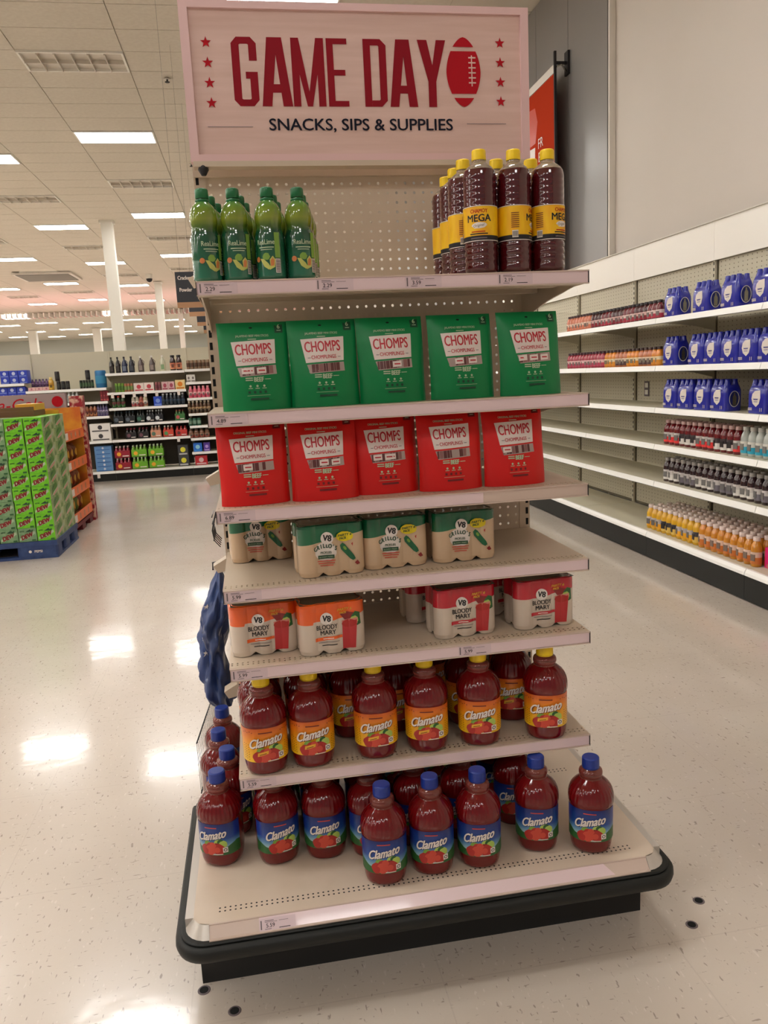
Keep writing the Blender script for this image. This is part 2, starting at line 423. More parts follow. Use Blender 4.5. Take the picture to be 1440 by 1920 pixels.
def shelf(z, d, tags, strip, side=1, x0=-W, x1=W, mats=('beige', 'railbeige'), parent=None, w_end=True):
    """side=1 projects to -Y"""
    y = lambda v: -v if side == 1 else v
    m = M[mats[0]]
    mb = MB()
    ya, yb = sorted((y(.012), y(d-.042)))
    mb.box(x0, x1, ya, yb, z-.0015, z, m)
    f = (lambda u, v: (u, -v, z)) if side == 1 else (lambda u, v: (u, v, z))
    plate(mb, x0, x1, d-.042, d-.017, .0127, .0125, .0024, m, f)
    ya, yb = sorted((y(d-.017), y(d-.004)))
    mb.box(x0, x1, ya, yb, z-.0015, z, m)
    ya, yb = sorted((y(d-.042), y(d-.015)))
    mb.box(x0+.002, x1-.002, ya, yb, z-.030, z-.028, m)      # front channel floor
    for xx in (x0, x1-.0015):
        ya, yb = sorted((y(.012), y(d-.004))); mb.box(xx, xx+.0015, ya, yb, z-.030, z-.0015, m)
    for yy in (.13, .27):
        ya, yb = sorted((y(yy), y(yy+.03))); mb.box(x0+.02, x1-.02, ya, yb, z-.022, z-.0016, m)
    ya, yb = sorted((y(d-.055), y(d-.05))); mb.box(x0+.002, x1-.002, ya, yb, z-.03, z-.002, m)
    o = ob('shelf', mb, parent or stand)
    r = MB(); ya, yb = sorted((y(d-.004), y(d)))
    r.box(x0, x1, ya, yb, z-RH, z-.0003, M[mats[1]])
    ya, yb = sorted((y(d), y(d+.004)))
    r.box(x0, x1, ya, yb, z-RH, z-RH+.0025, M[mats[1]]); r.box(x0, x1, ya, yb, z-.003, z-.0003, M[mats[1]])
    for xx in (x0, x1-.0012): r.box(xx, xx+.0012, ya, yb, z-RH, z-.0003, M['kick'] if side == 1 else m)
    ob('price_rail', r, o)
    if strip:
        ob('paper_strip', MB().box(strip[0], strip[1], -d-.0012, -d, z-.029, z-.0025, M['pinkstrip']), o)
    for tx, p in tags or []: ob('price_ticket', TK[p], o, (tx, -d-.0016, z-.0293))
    for xx in (x0+.006, x1-.010):
        b = MB(); pr = [(y(.004), z-.002), (y(d-.06), z-.002), (y(d-.06), z-.03), (y(.20), z-.050), (y(.004), z-.085)]
        b.prism(pr if side == 1 else pr[::-1], xx, xx+.004, m, 'x'); ob('bracket', b, o)
    return o
for z, d, tg, st in zip(SZ, SD, TAGS, STRIP): shelf(z, d, tg, st)
for z in (1.66, 1.33, 1.04, .74, .50): shelf(z, .44, None, None, side=-1)
# extra pieces of the back shelves that stick out on the left side
for z, yy in ((1.78, .12), (1.20, .12), (.93, .12), (.53, .10)):
    b = MB().prism([(-.508, z-.004), (-.463, z+.02), (-.463, z-.02), (-.496, z-.026)], yy, yy+.05, M['beige'], 'y')
    ob('side_bracket', b, stand)
# base deck
def rrect(x0, x1, y0, y1, r, n=6, back=False):
    p = []
    for cx, cy, a0 in ((x1-r, y1-r, 0), (x0+r, y1-r, 90), (x0+r, y0+r, 180), (x1-r, y0+r, 270)):
        if back and a0 < 180: p.append((x1 if a0 == 0 else x0, y1)); continue
        for k in range(n+1):
            a = math.radians(a0+90*k/n); p.append((cx+r*cos(a), cy+r*sin(a)))
    return p
DX, DY = .592, .590
dk = MB()
P_ = lambda u, v: (u, v, DZ)
dk.box(-DX+.045, DX-.045, -DY+.012, -.545, DZ-.002, DZ, M['beige_worn'])
plate(dk, -.53, .53, -.545, -.520, .0125, .0125, .0026, M['beige_worn'], P_)
dk.box(-.56, -.53, -.545, -.520, DZ-.002, DZ, M['beige_worn']); dk.box(.53, .56, -.545, -.520, DZ-.002, DZ, M['beige_worn'])
dk.box(-.585, .585, -.520, -.125, DZ-.002, DZ, M['beige_worn'])
plate(dk, -.53, .53, -.125, -.100, .0125, .0125, .0026, M['beige_worn'], P_)
dk.box(-.585, -.53, -.125, -.100, DZ-.002, DZ, M['beige_worn']); dk.box(.53, .585, -.125, -.100, DZ-.002, DZ, M['beige_worn'])
dk.box(-.585, .585, -.100, .02, DZ-.002, DZ, M['beige_worn'])
dk.prism([(-.585, -.520), (-.585, -.552), (-.572, -.570), (-.547, -.578), (-.547, -.545), (-.56, -.545), (-.56, -.520)][::-1], DZ-.002, DZ, M['beige_worn'])
dk.prism([(.585, -.520), (.56, -.520), (.56, -.545), (.547, -.545), (.547, -.578), (.572, -.570), (.585, -.552)], DZ-.002, DZ, M['beige_worn'])
deck = ob('base_deck', dk, stand)
tr = MB(); 
tr.add([(-.547, -.580, DZ), (.547, -.580, DZ), (.547, -.602, DZ-.024), (-.547, -.602, DZ-.024)], [(0, 3, 2, 1)], M['railbeige'])
tr.box(-.547, .547, -.582, -.578, DZ-.004, DZ+.0006, M['railbeige'])
tr.box(-.547, .547, -.608, -.601, DZ-.0244, DZ-.022, M['railbeige'])
ob('price_rail', tr, deck)
tilt = lambda u, v: (u, -.5805-.022*(1-v/.0384), DZ-.024*(1-v/.0384)+.0006)
sm = MB(); sm.add([tilt(-.432, .002), tilt(.455, .002), tilt(.43, .037), tilt(-.432, .037)], [(0, 1, 2, 3)], M['pinkstrip'])
ob('paper_strip', sm, deck)
tk = ob('price_ticket', TK['5.59'], deck, (-.432, -.6030, DZ-.0232)); tk.rotation_euler = (-math.atan2(.022, .024), 0, 0)
cr = mat('worn_corner_metal', (196, 188, 178), .3, metal=.3)
for s in (-1, 1):
    mb = MB(); n = 6; V = []
    for k in range(n+1):
        a = math.radians(270+s*90*k/n) if s > 0 else math.radians(270-90*k/n)
        cx, cy = s*.547, -.545
        V.append((cx+.036*cos(a), cy+.036*sin(a), DZ+.0008)); V.append((cx+.058*cos(a), cy+.058*sin(a), DZ-.024))
    mb.add(V, [(2*k, 2*k+1, 2*k+3, 2*k+2)[::(1 if s > 0 else -1)] for k in range(n)], cr, True)
    ob('corner_cap', mb, deck)
    ob('side_trim', MB().box(*sorted((s*.585, s*.605)), -.545, .02, DZ-.03, DZ-.002, cr), deck)
def loops(ls, m):
    mb = MB(); n = 0; V = []
    for z_, e in ls:
        p = rrect(-.622-e, .622+e, -.622-e, .02, .07+e, 8, back=True); n = len(p); V += [(x, y, z_) for x, y in p]
    mb.add(V, [(j*n+i, j*n+(i+1) % n, (j+1)*n+(i+1) % n, (j+1)*n+i) for j in range(len(ls)-1) for i in range(n)], m, True)
    mb.add(V[:n], [list(range(n))[::-1]], m); mb.add(V[-n:], [list(range(n))], m); return mb
ob('bumper', loops([(.164, -.012), (.165, -.004), (.171, .004), (.184, .008), (.196, .007), (.203, .002), (.2045, -.006)], M['black']), stand)
ob('bumper_lip', loops([(.2047, -.010), (.206, -.006), (.2095, -.006), (.2105, -.010)], M['black']), stand)
ob('kick_plate', MB().box(-.587, .587, -.479, .02, 0, .1638, M['kick']), stand)
# side deck on the left, beyond the pegboard
sd = MB().box(-.57, -.47, .0205, .17, DZ-.02, DZ, M['beige']); ob('side_deck', sd, stand)
ob('side_kick', MB().box(-.55, -.47, .0205, .16, 0, .2145, M['kick']), stand)

# header sign
sg = thing('header_sign', 'pink framed GAME DAY board with stars and football on top of the stand', 'sign', (0, -.05, 2.045))
SX0, SX1, SH = -.462, .458, .385
ob('board', MB().box(SX0+.01, SX1-.01, -.006, .008, .005, SH-.005, M['signpink']), sg)
for nm, b in (('frame_bar', (SX0, SX1, SH-.018, SH)), ('frame_bar', (SX0, SX0+.022, .018, SH-.018)), ('frame_bar', (SX1-.022, SX1, .018, SH-.018)), ('frame_bar', (SX0, SX1, 0, .018))):
    ob(nm, MB().box(b[0], b[1], -.014, .016, b[2], b[3], M['signframe']), sg)
ob('ledge', MB().box(SX0+.006, SX1-.004, -.022, .016, -.014, -.0005, M['beige']), sg)
A = Art(); R_ = M['signred']
def G2(x, z, w, h, quads):
    for q in quads: A.poly([(x+a*w, z+b*h) for a, b in q], R_)
t_ = .315; c_ = .09
def letter(ch, x, z, w, h):
    s = t_; k = s*w/h  # keep stroke even
    k *= .82
    if ch == 'G': G2(x, z, w, h, [[(0, c_), (s, c_+.02), (s, 1-c_-.02), (0, 1-c_)], [(0, 1-c_), (s, 1-c_-.02), (s+.05, 1-k), (.22, 1)], [(.22, 1), (s+.05, 1-k), (1-s-.05, 1-k), (.78, 1)], [(.78, 1), (1-s-.05, 1-k), (1-s, 1-c_-.02), (1, 1-c_)], [(1, 1-c_), (1-s, 1-c_-.02), (1-s, .66), (1, .66)],
        [(0, c_), (.22, 0), (s+.05, k), (s, c_+.02)], [(.22, 0), (.78, 0), (1-s-.05, k), (s+.05, k)], [(.78, 0), (1, c_), (1-s, c_+.02), (1-s-.05, k)], [(1-s, c_+.02), (1, c_), (1, .5), (1-s, .5)], [(.52, .5-k), (1-s, .5-k), (1-s, .5), (.52, .5)]])
    if ch == 'A': G2(x, z, w, h, [[(0, 0), (s, 0), (.56, .86), (.36, 1), (.26, 1)], [(1, 0), (.74, 1), (.36, 1), (.52, .78), (1-s, 0)], [(.24, .2), (.76, .2), (.74, .2+k), (.26, .2+k)]])
    if ch == 'M': G2(x, z, w, h, [[(0, 0), (.225, 0), (.225, 1), (0, 1)], [(.775, 0), (1, 0), (1, 1), (.775, 1)], [(.19, .55), (.42, 0), (.5, .22), (.24, 1), (.19, 1)], [(.81, .55), (.81, 1), (.76, 1), (.5, .22), (.58, 0)], [(.42, 0), (.58, 0), (.5, .22)]])
    if ch == 'E': G2(x, z, w, h, [[(0, 0), (.33, 0), (.33, 1), (0, 1)], [(.33, 0), (1, 0), (1, k), (.33, k)], [(.33, 1-k), (1, 1-k), (1, 1), (.33, 1)], [(.33, .5-k/2), (.88, .5-k/2), (.88, .5+k/2), (.33, .5+k/2)]])
    if ch == 'D': G2(x, z, w, h, [[(0, 0), (s, 0), (s, 1), (0, 1)], [(s, 1-k), (1-s-.04, 1-k), (.75, 1), (s, 1)], [(.75, 1), (1-s-.04, 1-k), (1-s, 1-c_-.02), (1, 1-c_)], [(1-s, c_+.02), (1, c_), (1, 1-c_), (1-s, 1-c_-.02)], [(.75, 0), (1, c_), (1-s, c_+.02), (1-s-.04, k)], [(s, 0), (.75, 0), (1-s-.04, k), (s, k)]])
    if ch == 'Y': G2(x, z, w, h, [[(0, 1), (.36, .38), (.64, .38), (s+.02, 1)], [(1, 1), (1-s-.02, 1), (.42, .38), (.64, .38)], [(.36, 0), (.64, 0), (.64, .38), (.36, .38)]])
lx = -.338; lz = 2.182-2.045; LH = .166
for ch, w_ in (('G', .066), ('A', .082), ('M', .088), ('E', .056), (' ', .030), ('D', .063), ('A', .078), ('Y', .080)):
    if ch != ' ': letter(ch, lx, lz, w_*.97, LH)
    lx += w_*.97+(.0068 if ch not in 'A' else .0025)
# football
fc, fz, fa, fb = .276, 2.2695-2.045, .0475, .087
def fhalf(v): return fa*(max(0, 1-(abs(v)/fb)**1.8))**.62
for v0, v1 in ((-1, -.74), (-.62, .60), (.72, 1)):
    n = 12; L_ = [(fc-fhalf(fb*(v0+(v1-v0)*i/n)), fz+fb*(v0+(v1-v0)*i/n)) for i in range(n+1)]
    A.poly(L_+[(2*fc-a, b) for a, b in L_[::-1]], M['signred2'])
A.rect(fc+.0215, fc+.0245, fz-.035, fz+.042, M['signpink'])
for k in range(6): A.rect(fc+.014, fc+.034, fz-.028+k*.0125, fz-.0245+k*.0125, M['signpink'])
for k in range(4):
    A.star(-.400+.001*k, 2.333-.048*k-2.045, .0145, M['signred2']); A.star(.379, 2.343-.049*k-2.045, .0145, M['signred2'])
A.txt('SNACKS, SIPS & SUPPLIES', -.006, 2.123-2.045, .029, M['signnavy'], w=.494, bold=.012)
A.rect(-.412, -.296, 2.1305-2.045, 2.132-2.045, M['greyink']); A.rect(.281, .392, 2.1385-2.045, 2.140-2.045, M['greyink'])
ob('lettering', A.lay(MB(), lambda u, v, o: (u, -.0062-o, v), .0003, .00004), sg)
ob('clip', MB().lathe([(-.034, .006), (-.02, .014), (-.012, .012), (-.0045, .005)], M['ink'], 8, cx=-.432, cy=-.012), sg)

# ================================================================ PRODUCTS ON THE STAND
def sell(n_exp):
    def f(a, z=0):
        c, s = abs(cos(a)), abs(sin(a)); return (c**n_exp+s**n_exp)**(-1/n_exp)
    return f
M['juice'] = mat('dark_red_juice', (104, 8, 12), .13, spec=.4, coat=.3)
M['juicelight'] = mat('thin_red_juice', (150, 40, 36), .12, coat=.8)
M['clearneck'] = mat('clear_plastic_neck', (176, 92, 80), .08, trans=.7, coat=.5, ior=1.35)
M['capblue'] = mat('cap_blue', (24, 52, 140), .35); M['capyellow'] = mat('cap_yellow', (246, 208, 24), .35)
M['capgreen'] = mat('cap_green', (6, 100, 52), .32, coat=.1)
def cap_mesh(r, z0, z1, m, ribs=36):
    mb = MB(); rib = lambda a, z: 1+.018*(1 if int(a/(2*pi)*ribs*2) % 2 else 0)
    mb.lathe([(z0, r*.99), (z0+.002, r), (z1-.003, r*.985)], m, ribs*2, shape=rib, cap1=False)
    mb.lathe([(z1-.003, r*.985), (z1-.0008, r*.93), (z1, r*.85)], m, 36, cap0=False)
    return mb.mesh('cap')
# --- large clam tomato juice bottle
CR = .0575; SH_ = sell(2.5)
prof = [(0, .038), (.002, .045), (.006, .0495), (.014, .0520), (.024, .0535), (.034, .0545), (.037, .0550), (.040, .0555), (.126, .0555), (.129, .0562), (.132, .0578), (.142, .0578), (.150, .0570), (.160, .0550), (.169, .0512), (.178, .0452), (.185, .0385), (.190, .0325), (.193, .0290)]
neck = [(.193, .0290), (.194, .0272), (.196, .0272), (.199, .0292), (.203, .0305), (.209, .0303), (.214, .0285), (.217, .0245), (.219, .0205), (.224, .0200)]
def prof_r(pr, z):
    for (a, ra), (b, rb) in zip(pr, pr[1:]):
        if a <= z <= b: return ra+(rb-ra)*(z-a)/(b-a)
    return pr[-1][1]
def cshape(a, z):
    k = SH_(a) if z < .15 else SH_(a)+(1-SH_(a))*min(1, (z-.15)/.038)
    k = 1+(k-1)*.75
    if .136 < z < .186: k *= 1+.013*sin(32*a)*min(1, (z-.136)/.01)*min(1, (.186-z)/.01)
    return k
body = MB().lathe(prof, M['juice'], 128, shape=cshape, cap1=False).mesh('body')
nk = MB().lathe(neck, M['clearneck'], 40, cap0=False, cap1=True).mesh('neck')
nj = MB().lathe([(.191, .0282), (.195, .0262), (.199, .0280), (.205, .0290)], M['juicelight'], 32).mesh('juice')
def curvemap(pr, shape, off_z=0):
    """u = arc length around the front (-Y), v = height"""
    def f(u, v, o):
        r = prof_r(pr, v); a = -pi/2+u/CR
        k = r*shape(a, v)+o
        return (k*cos(a), k*sin(a), v)
    return f
def blob(cx, cy, r, n=14, j=.12, seed=0, ry=None):
    rd = random.Random(seed); return [(cx+r*(1+rd.uniform(-j, j))*cos(2*pi*i/n), cy+(ry or r)*(1+rd.uniform(-j, j))*sin(2*pi*i/n)) for i in range(n)]
M['tomato'] = mat('print_tomato', (170, 32, 26), .35, coat=.1); M['tomato2'] = mat('print_tomato_dark', (132, 16, 18), .35, coat=.3)
M['tomato3'] = mat('print_tomato_light', (200, 68, 48), .35, coat=.1)
M['leaf'] = mat('print_leaf', (38, 92, 42), .4); M['leaf2'] = mat('print_leaf_light', (120, 160, 62), .4)
M['lime'] = mat('print_lime', (170, 196, 90), .4); M['gold'] = mat('print_gold', (226, 168, 48), .4)
M['lblue'] = grad_mat('label_blue', [(0, (90, 120, 90)), (.22, (150, 186, 190)), (.36, (92, 140, 180)), (.52, (28, 72, 146)), (1, (16, 34, 104))], .0395, .1265, .32, coat=.1)
M['lorange'] = grad_mat('label_orange', [(0, (236, 186, 24)), (.45, (240, 170, 24)), (.75, (228, 128, 26)), (1, (206, 92, 30))], .0395, .1265, .32, coat=.1)
M['navy'] = mat('print_navy', (14, 26, 70), .4); M['maroon'] = mat('print_maroon', (96, 14, 14), .4)
def clam_label(kind):
    a = Art(); w_ = .068
    z0, z1 = .0335, .1085
    a.rect(-w_, w_, z0, z1, M['lblue'] if kind == 'blue' else M['lorange'])
    if kind == 'blue':
        a.poly([(-w_, z0), (-w_, .062), (-.05, .058), (-.036, .050), (-.02, .046), (-.01, z0)], M['leaf'])
        a.poly([(w_, z0), (.01, z0), (.024, .048), (.04, .056), (.056, .062), (w_, .060)], M['leaf'])
        a.rect(-w_, -.046, .075, .106, M['capblue']); a.rect(.05, w_, .075, .106, M['capblue'])
    else:
        rd = random.Random(3)
        for sx in (-1, 1):
            for i in range(7):
                for j in range(3):
                    a.disc(sx*(.040+j*.006+rd.uniform(0, .001)), .039+i*.0055+j*.001, .0011, M['maroon'], n=6)
            for i in range(5): a.disc(sx*(.030+i*.0055), .100+.002*(i % 2), .0012, M['maroon'], n=6)
    for i, (x, y, r, m) in enumerate([(-.012, .058, .010, 'leaf2'), (.014, .062, .011, 'lime'), (.018, .066, .007, 'leaf'), (.024, .060, .009, 'lime')]):
        a.poly(blob(x, y, r, seed=i), M[m])
    for i, (x, y, r, m) in enumerate([(-.018, .046, .0125, 'tomato'), (-.004, .053, .0125, 'tomato'), (.010, .051, .013, 'tomato2'), (.014, .044, .0135, 'tomato'), (-.006, .043, .0125, 'tomato3'), (-.020, .040, .0085, 'tomato'), (.000, .058, .0075, 'tomato3'), (.010, .047, .007, 'tomato3')]):
        y = max(y, z0+r+.001); a.poly(blob(x, y, r, j=.08, seed=i+9), M[m])
    if kind != 'blue':
        a.poly([(-.020, .048), (.002, .053), (.003, .060), (-.019, .056)], M['gold']); a.poly([(-.016, .0505), (-.002, .0535), (-.002, .0550), (-.016, .052)], M['maroon'])
    a.rect(.0225, .0335, .0405, .0525, M['labelwhite']); a.disc(.028, .0465, .0042, M['greyink'], n=10); a.disc(.028, .0465, .0022, M['labelwhite'], n=8)
    a.rect(.000, .022, .0358, .0375, M['labelwhite'])
    a.rect(-.016, .012, .0990, .1012, M['tomato3'] if kind == 'blue' else M['maroon'])
    for dx, dy, m in ((.0012, -.0012, 'navy' if kind == 'blue' else 'maroon'), (0, 0, 'labelwhite')):
        a.txt('Clamato', .000+dx, .0725+dy, .0195, M[m], rot=.19, w=.068, shear=.6, bold=.020)
    a.it = [([(x*1.16, .0395+(y-z0)*1.16) for x, y in vs], fs, m) for vs, fs, m in a.it]
    mb = MB(); a.lay(mb, curvemap(prof, cshape), .0007, .00006, du=.005, smooth=False)
    return mb.mesh('label')
CLB, CLO = clam_label('blue'), clam_label('orange')
capb = cap_mesh(.0218, .2215, .2480, M['capblue']); capy = cap_mesh(.0218, .2215, .2480, M['capyellow'])
ring_b = MB().lathe([(.2175, .0212), (.2205, .0216)], M['capblue'], 24).mesh('tamper_ring')
ring_y = MB().lathe([(.2175, .0212), (.2205, .0216)], M['capyellow'], 24).mesh('tamper_ring')
JB = [('body', body), ('neck', nk, [('juice', nj)]), ('cap', capb, [('tamper_ring', ring_b)]), ('label', CLB)]
JO = [('body', body), ('neck', nk, [('juice', nj)]), ('cap', capy, [('tamper_ring', ring_y)]), ('label', CLO)]
def face_cam(x, y, k=.8): return -math.atan2(CP.x-x, y-CP.y)*k   # customers see labels turned this way or that
z = DZ
for x, y, r, lb in [(-.520, -.306, -.38, 'blue-capped juice bottle at the front left corner of the base deck'),
    (-.375, -.334, .28, 'blue-capped juice bottle second from left in the base deck front row'),
    (-.249, -.341, .10, 'blue-capped juice bottle third from left, left of the most forward one'),
    (-.112, -.483, .10, 'blue-capped juice bottle standing most forward on the base deck'),
    (.012, -.473, .12, 'blue-capped juice bottle right beside the most forward one'),
    (.136, -.474, .14, 'blue-capped juice bottle third in the forward touching trio'),
    (.303, -.445, .16, 'blue-capped juice bottle second from right on the base deck'),
    (.437, -.485, .10, 'blue-capped juice bottle rightmost on the base deck, standing clear'),
    (-.497, -.182, .4, 'blue-capped juice bottle behind the corner one on the left edge'),
    (-.525, -.058, .5, 'third blue-capped juice bottle back along the left edge'),
    (-.520, .100, .5, 'rearmost blue-capped juice bottle on the left edge beside the wire fence'),
    (-.376, -.200, .2, 'blue-capped juice bottle in shade behind the second one from left'),
    (-.130, -.362, .2, 'blue-capped juice bottle directly behind the most forward one'),
    (-.005, -.345, .1, 'blue-capped juice bottle shaded behind the second of the forward trio'),
    (.125, -.345, .1, 'blue-capped juice bottle shaded behind the third of the forward trio'),
    (.285, -.315, .1, 'blue-capped juice bottle shaded behind the second from right'),
    (-.250, -.215, .1, 'blue-capped juice bottle deep in shade behind the third from left'),
    (.27, -.19, .1, 'rear shaded blue-capped juice bottle nearest the pegboard at right')]:
    r = (r-.10 if y < -.3 else r)-math.atan2(x-CP.x, y-CP.y)*(1 if y < -.3 else .6)
    inst(JB, 'juice_bottle', lb, 'bottle', (x, y-.010, z+.0003), r, 'blue-capped juice bottles')
for k, x in enumerate((-.385, -.262, -.124, -.010, .110, .228)):
    inst(JB, 'juice_bottle', 'blue-capped juice bottle in the deepest row on the base deck, %s from left' % ORD[k], 'bottle', (x, -.072 if k != 2 else -.235, DZ+.0003), .05, 'blue-capped juice bottles in the deep rows')
z = SZ[5]
for i, (x, y, r, lb) in enumerate([(-.387, -.384, .12, 'orange-label juice bottle leftmost on the lowest shelf'), (-.268, -.378, .06, 'orange-label juice bottle second from left on the lowest shelf'),
    (-.104, -.377, .08, 'orange-label juice bottle third from left on the lowest shelf'), (.030, -.377, .10, 'orange-label juice bottle fourth from left on the lowest shelf'),
    (.172, -.379, .12, 'orange-label juice bottle second from right on the lowest shelf'), (.350, -.392, .18, 'orange-label juice bottle rightmost on the lowest shelf'),
    (-.394, -.262, .1, 'orange-label juice bottle behind the leftmost one of the lowest shelf'), (-.150, -.245, .1, 'orange-label juice bottle shaded behind the third from left'),
    (.300, -.262, .1, 'orange-label juice bottle shaded behind the rightmost one'), (.170, -.255, .1, 'orange-label juice bottle shaded behind the second from right')]):
    r = .06-math.atan2(x-CP.x, y-CP.y)
    inst(JO, 'juice_bottle', lb, 'bottle', (x, y-.014, z+.0003), r, 'orange-label juice bottles')

for rr_, y in (('second', -.258), ('third', -.112)):
    for k, x in enumerate((-.272, -.025) if rr_ == 'second' else (-.394, -.270, -.150, -.028, .095, .218, .340)):
        inst(JO, 'juice_bottle', 'orange-label juice bottle deep in the %s row of the lowest shelf, %s from left' % (rr_, ORD[k]), 'bottle', (x, y, SZ[5]+.0003), .05, 'orange-label juice bottles in the deep rows')
# --- lime juice bottle
M['glime'] = grad_mat('lime_bottle_sleeve', [(0, (36, 112, 84)), (.40, (20, 84, 54)), (.58, (18, 72, 44)), (.66, (76, 104, 28)), (.74, (128, 142, 40)), (.86, (104, 132, 38)), (1, (40, 130, 60))], 0, .18, .14, coat=.8)
lp = [(0, .026), (.002, .031), (.006, .0335)]
for k in range(6): lp += [(.009+k*.006, .0345), (.012+k*.006, .0335)]
lp += [(.048, .0345), (.095, .0345), (.104, .0325), (.112, .0300), (.118, .0298), (.124, .0312), (.134, .0325), (.146, .0315), (.156, .0285), (.164, .0235), (.170, .0170), (.174, .0135), (.178, .0130)]
lp = [(z_, r_*.95) for z_, r_ in lp]
lbod = MB().lathe(lp, M['glime'], 32, shape=lambda a, z: 1).mesh('body')
lcap = MB(); lcap.lathe([(.172, .0150), (.1745, .0158), (.177, .0150), (.1775, .0120), (.179, .0120)], M['capgreen'], 24); lcap.lathe([(.1795, .0140), (.181, .0148), (.197, .0146), (.1995, .0135), (.2005, .0115)], M['capgreen'], 32); lcap = lcap.mesh('cap')
M['limeflesh'] = mat('print_lime_slice', (186, 190, 96), .35, coat=.4); M['peach'] = mat('print_orange_fruit', (200, 120, 60), .35, coat=.4)
M['palegreen'] = mat('print_pale_green', (176, 196, 160), .35, coat=.4); M['dgreen'] = mat('print_dark_green', (16, 66, 34), .35, coat=.4)
def cmap2(pr, R):
    def f(u, v, o):
        r = prof_r(pr, v)+o; a = -pi/2+u/R; return (r*cos(a), r*sin(a), v)
    return f
lpl = [(0, .0332), (.103, .0332), (.112, .0304), (.2, .0304)]
a = Art()
for dx, m in ((.0007, 'dgreen'), (0, 'palegreen')): a.txt('ReaLime', .002+dx, .075-dx, .0105, M[m], w=.040, bold=.01)
a.rect(-.014, .020, .0675, .0695, M['palegreen']); a.rect(-.010, .016, .063, .0645, M['palegreen'])
a.disc(-.019, .044, .006, M['peach']); a.poly(blob(.002, .049, .008, seed=2), M['leaf2'])
a.poly([(-.012, .045), (-.004, .028), (.006, .021), (.012, .024), (.006, .034), (-.004, .044)], M['limeflesh'])
a.poly([(.008, .020), (.020, .026), (.022, .042), (.016, .050), (.009, .042), (.010, .030)], M['limeflesh'])
a.poly([(.0105, .028), (.018, .029), (.0195, .041), (.0155, .046), (.0115, .040)], M['peach'])
llab = a.lay(MB(), cmap2(lpl, .0332), .0004, .00006, du=.004).mesh('label')
a = Art(); a.rect(-.006, .006, .014, .044, M['labelwhite'])
for k in range(9): a.rect(-.005, .005, .016+k*.003, .0175+k*.003, M['ink'])
a.rect(-.006, .006, .046, .100, M['leaf2'])
lbar = a.lay(MB(), cmap2(lpl, .0332), .0004, .00006, du=.004).mesh('barcode')
LB = [('body', lbod), ('cap', lcap), ('label', llab, [('barcode', lbar)])]
z = SZ[0]
li = 0
for ci, (x, r, nrow) in enumerate(((-.4295, .30, 3), (-.3625, .05, 3), (-.2875, -.40, 3), (-.2195, .05, 3))):
    for k in range(nrow):
        wh = ['front', 'middle', 'back'][k]
        xx = x+.012*k
        t = inst(LB, 'lime_juice_bottle', 'green lime juice bottle, %s of the %s column from the left' % (wh, ORD[ci]), 'bottle', (xx, -.404+.076*k+(-.006 if ci == 2 else 0), z+.0003), r, 'green lime juice bottles')
        for o in t.children:
            for q in o.children:
                q.rotation_euler = (0, 0, math.radians(48))

# --- mega sauce bottle
M['sauce'] = mat('dark_chilli_sauce', (74, 8, 14), .14, coat=.8)
M['pet'] = mat('clear_bottle_neck', (226, 206, 180), .08, trans=.7, coat=.4, ior=1.3)
M['megayellow'] = noise_mat('mega_label_yellow', (244, 196, 0), (234, 166, 0), 30, .5, stretch=(1, 1, .4))
mp_ = [(0, .030), (.003, .036), (.008, .0385)]
for k in range(4): mp_ += [(.014+k*.015, .0392), (.021+k*.015, .0392), (.0245+k*.015, .0372), (.0265+k*.015, .0375)]
mp_ += [(.076, .0395), (.148, .0395), (.151, .0385)]
for k in range(5): mp_ += [(.156+k*.014, .0385), (.163+k*.014, .0388), (.166+k*.014, .0378)]
mp_ += [(.226, .0375), (.232, .0355)]
def mshape(a, z): return 1-(.030*max(0, cos(6*a))**6 if z < .07 else 0)
mbod = MB().lathe(mp_, M['sauce'], 60, shape=mshape).mesh('body')
mneck = MB().lathe([(.232, .0355), (.238, .031), (.244, .0235), (.249, .0170), (.251, .0150), (.253, .0165), (.255, .0140), (.262, .0138)], M['pet'], 32, cap0=False).mesh('neck')
mcap = cap_mesh(.0165, .2555, .2785, M['capyellow'], 30)
M['pinkprint'] = mat('print_pinkish', (216, 170, 160), .4)
a = Art(); R2 = .0402; full = pi*R2*.999
a.rect(-full, full, .072, .150, M['labelwhite']); a.rect(-full, full, .0735, .1485, M['ink']); a.rect(-full, full, .084, .148, M['megayellow'])
a.txt('CHAMOY', .006, .134, .0085, M['signred2'], w=.040, bold=.015)
a.poly(blob(.006, .106, .018, seed=5, ry=.007), M['labelwhite']); a.txt('Original', .006, .1035, .006, M['ink'], w=.026, rot=.12, shear=.3)
a.txt('MEGA', .006, .1150, .0155, M['ink'], w=.056, bold=.018)
a.rect(-.012, .020, .0915, .0935, M['signred2']); a.rect(-.016, .026, .0865, .0890, M['ink']); a.rect(-.014, .024, .0770, .0795, M['greyink'])
a.rect(-.058, -.044, .078, .094, M['labelwhite'])
for k in range(6): a.rect(-.057+k*.0022, -.0558+k*.0022, .080, .092, M['ink'])
for k in range(8): a.rect(-.060, -.042, .100+k*.0045, .1015+k*.0045, M['maroon'])
mlab = a.lay(MB(), cmap2([(0, .0398), (1, .0398)], R2), .0003, .00006, du=.004).mesh('label')
MG = [('body', mbod), ('neck', mneck), ('cap', mcap), ('label', mlab)]
z = SZ[0]
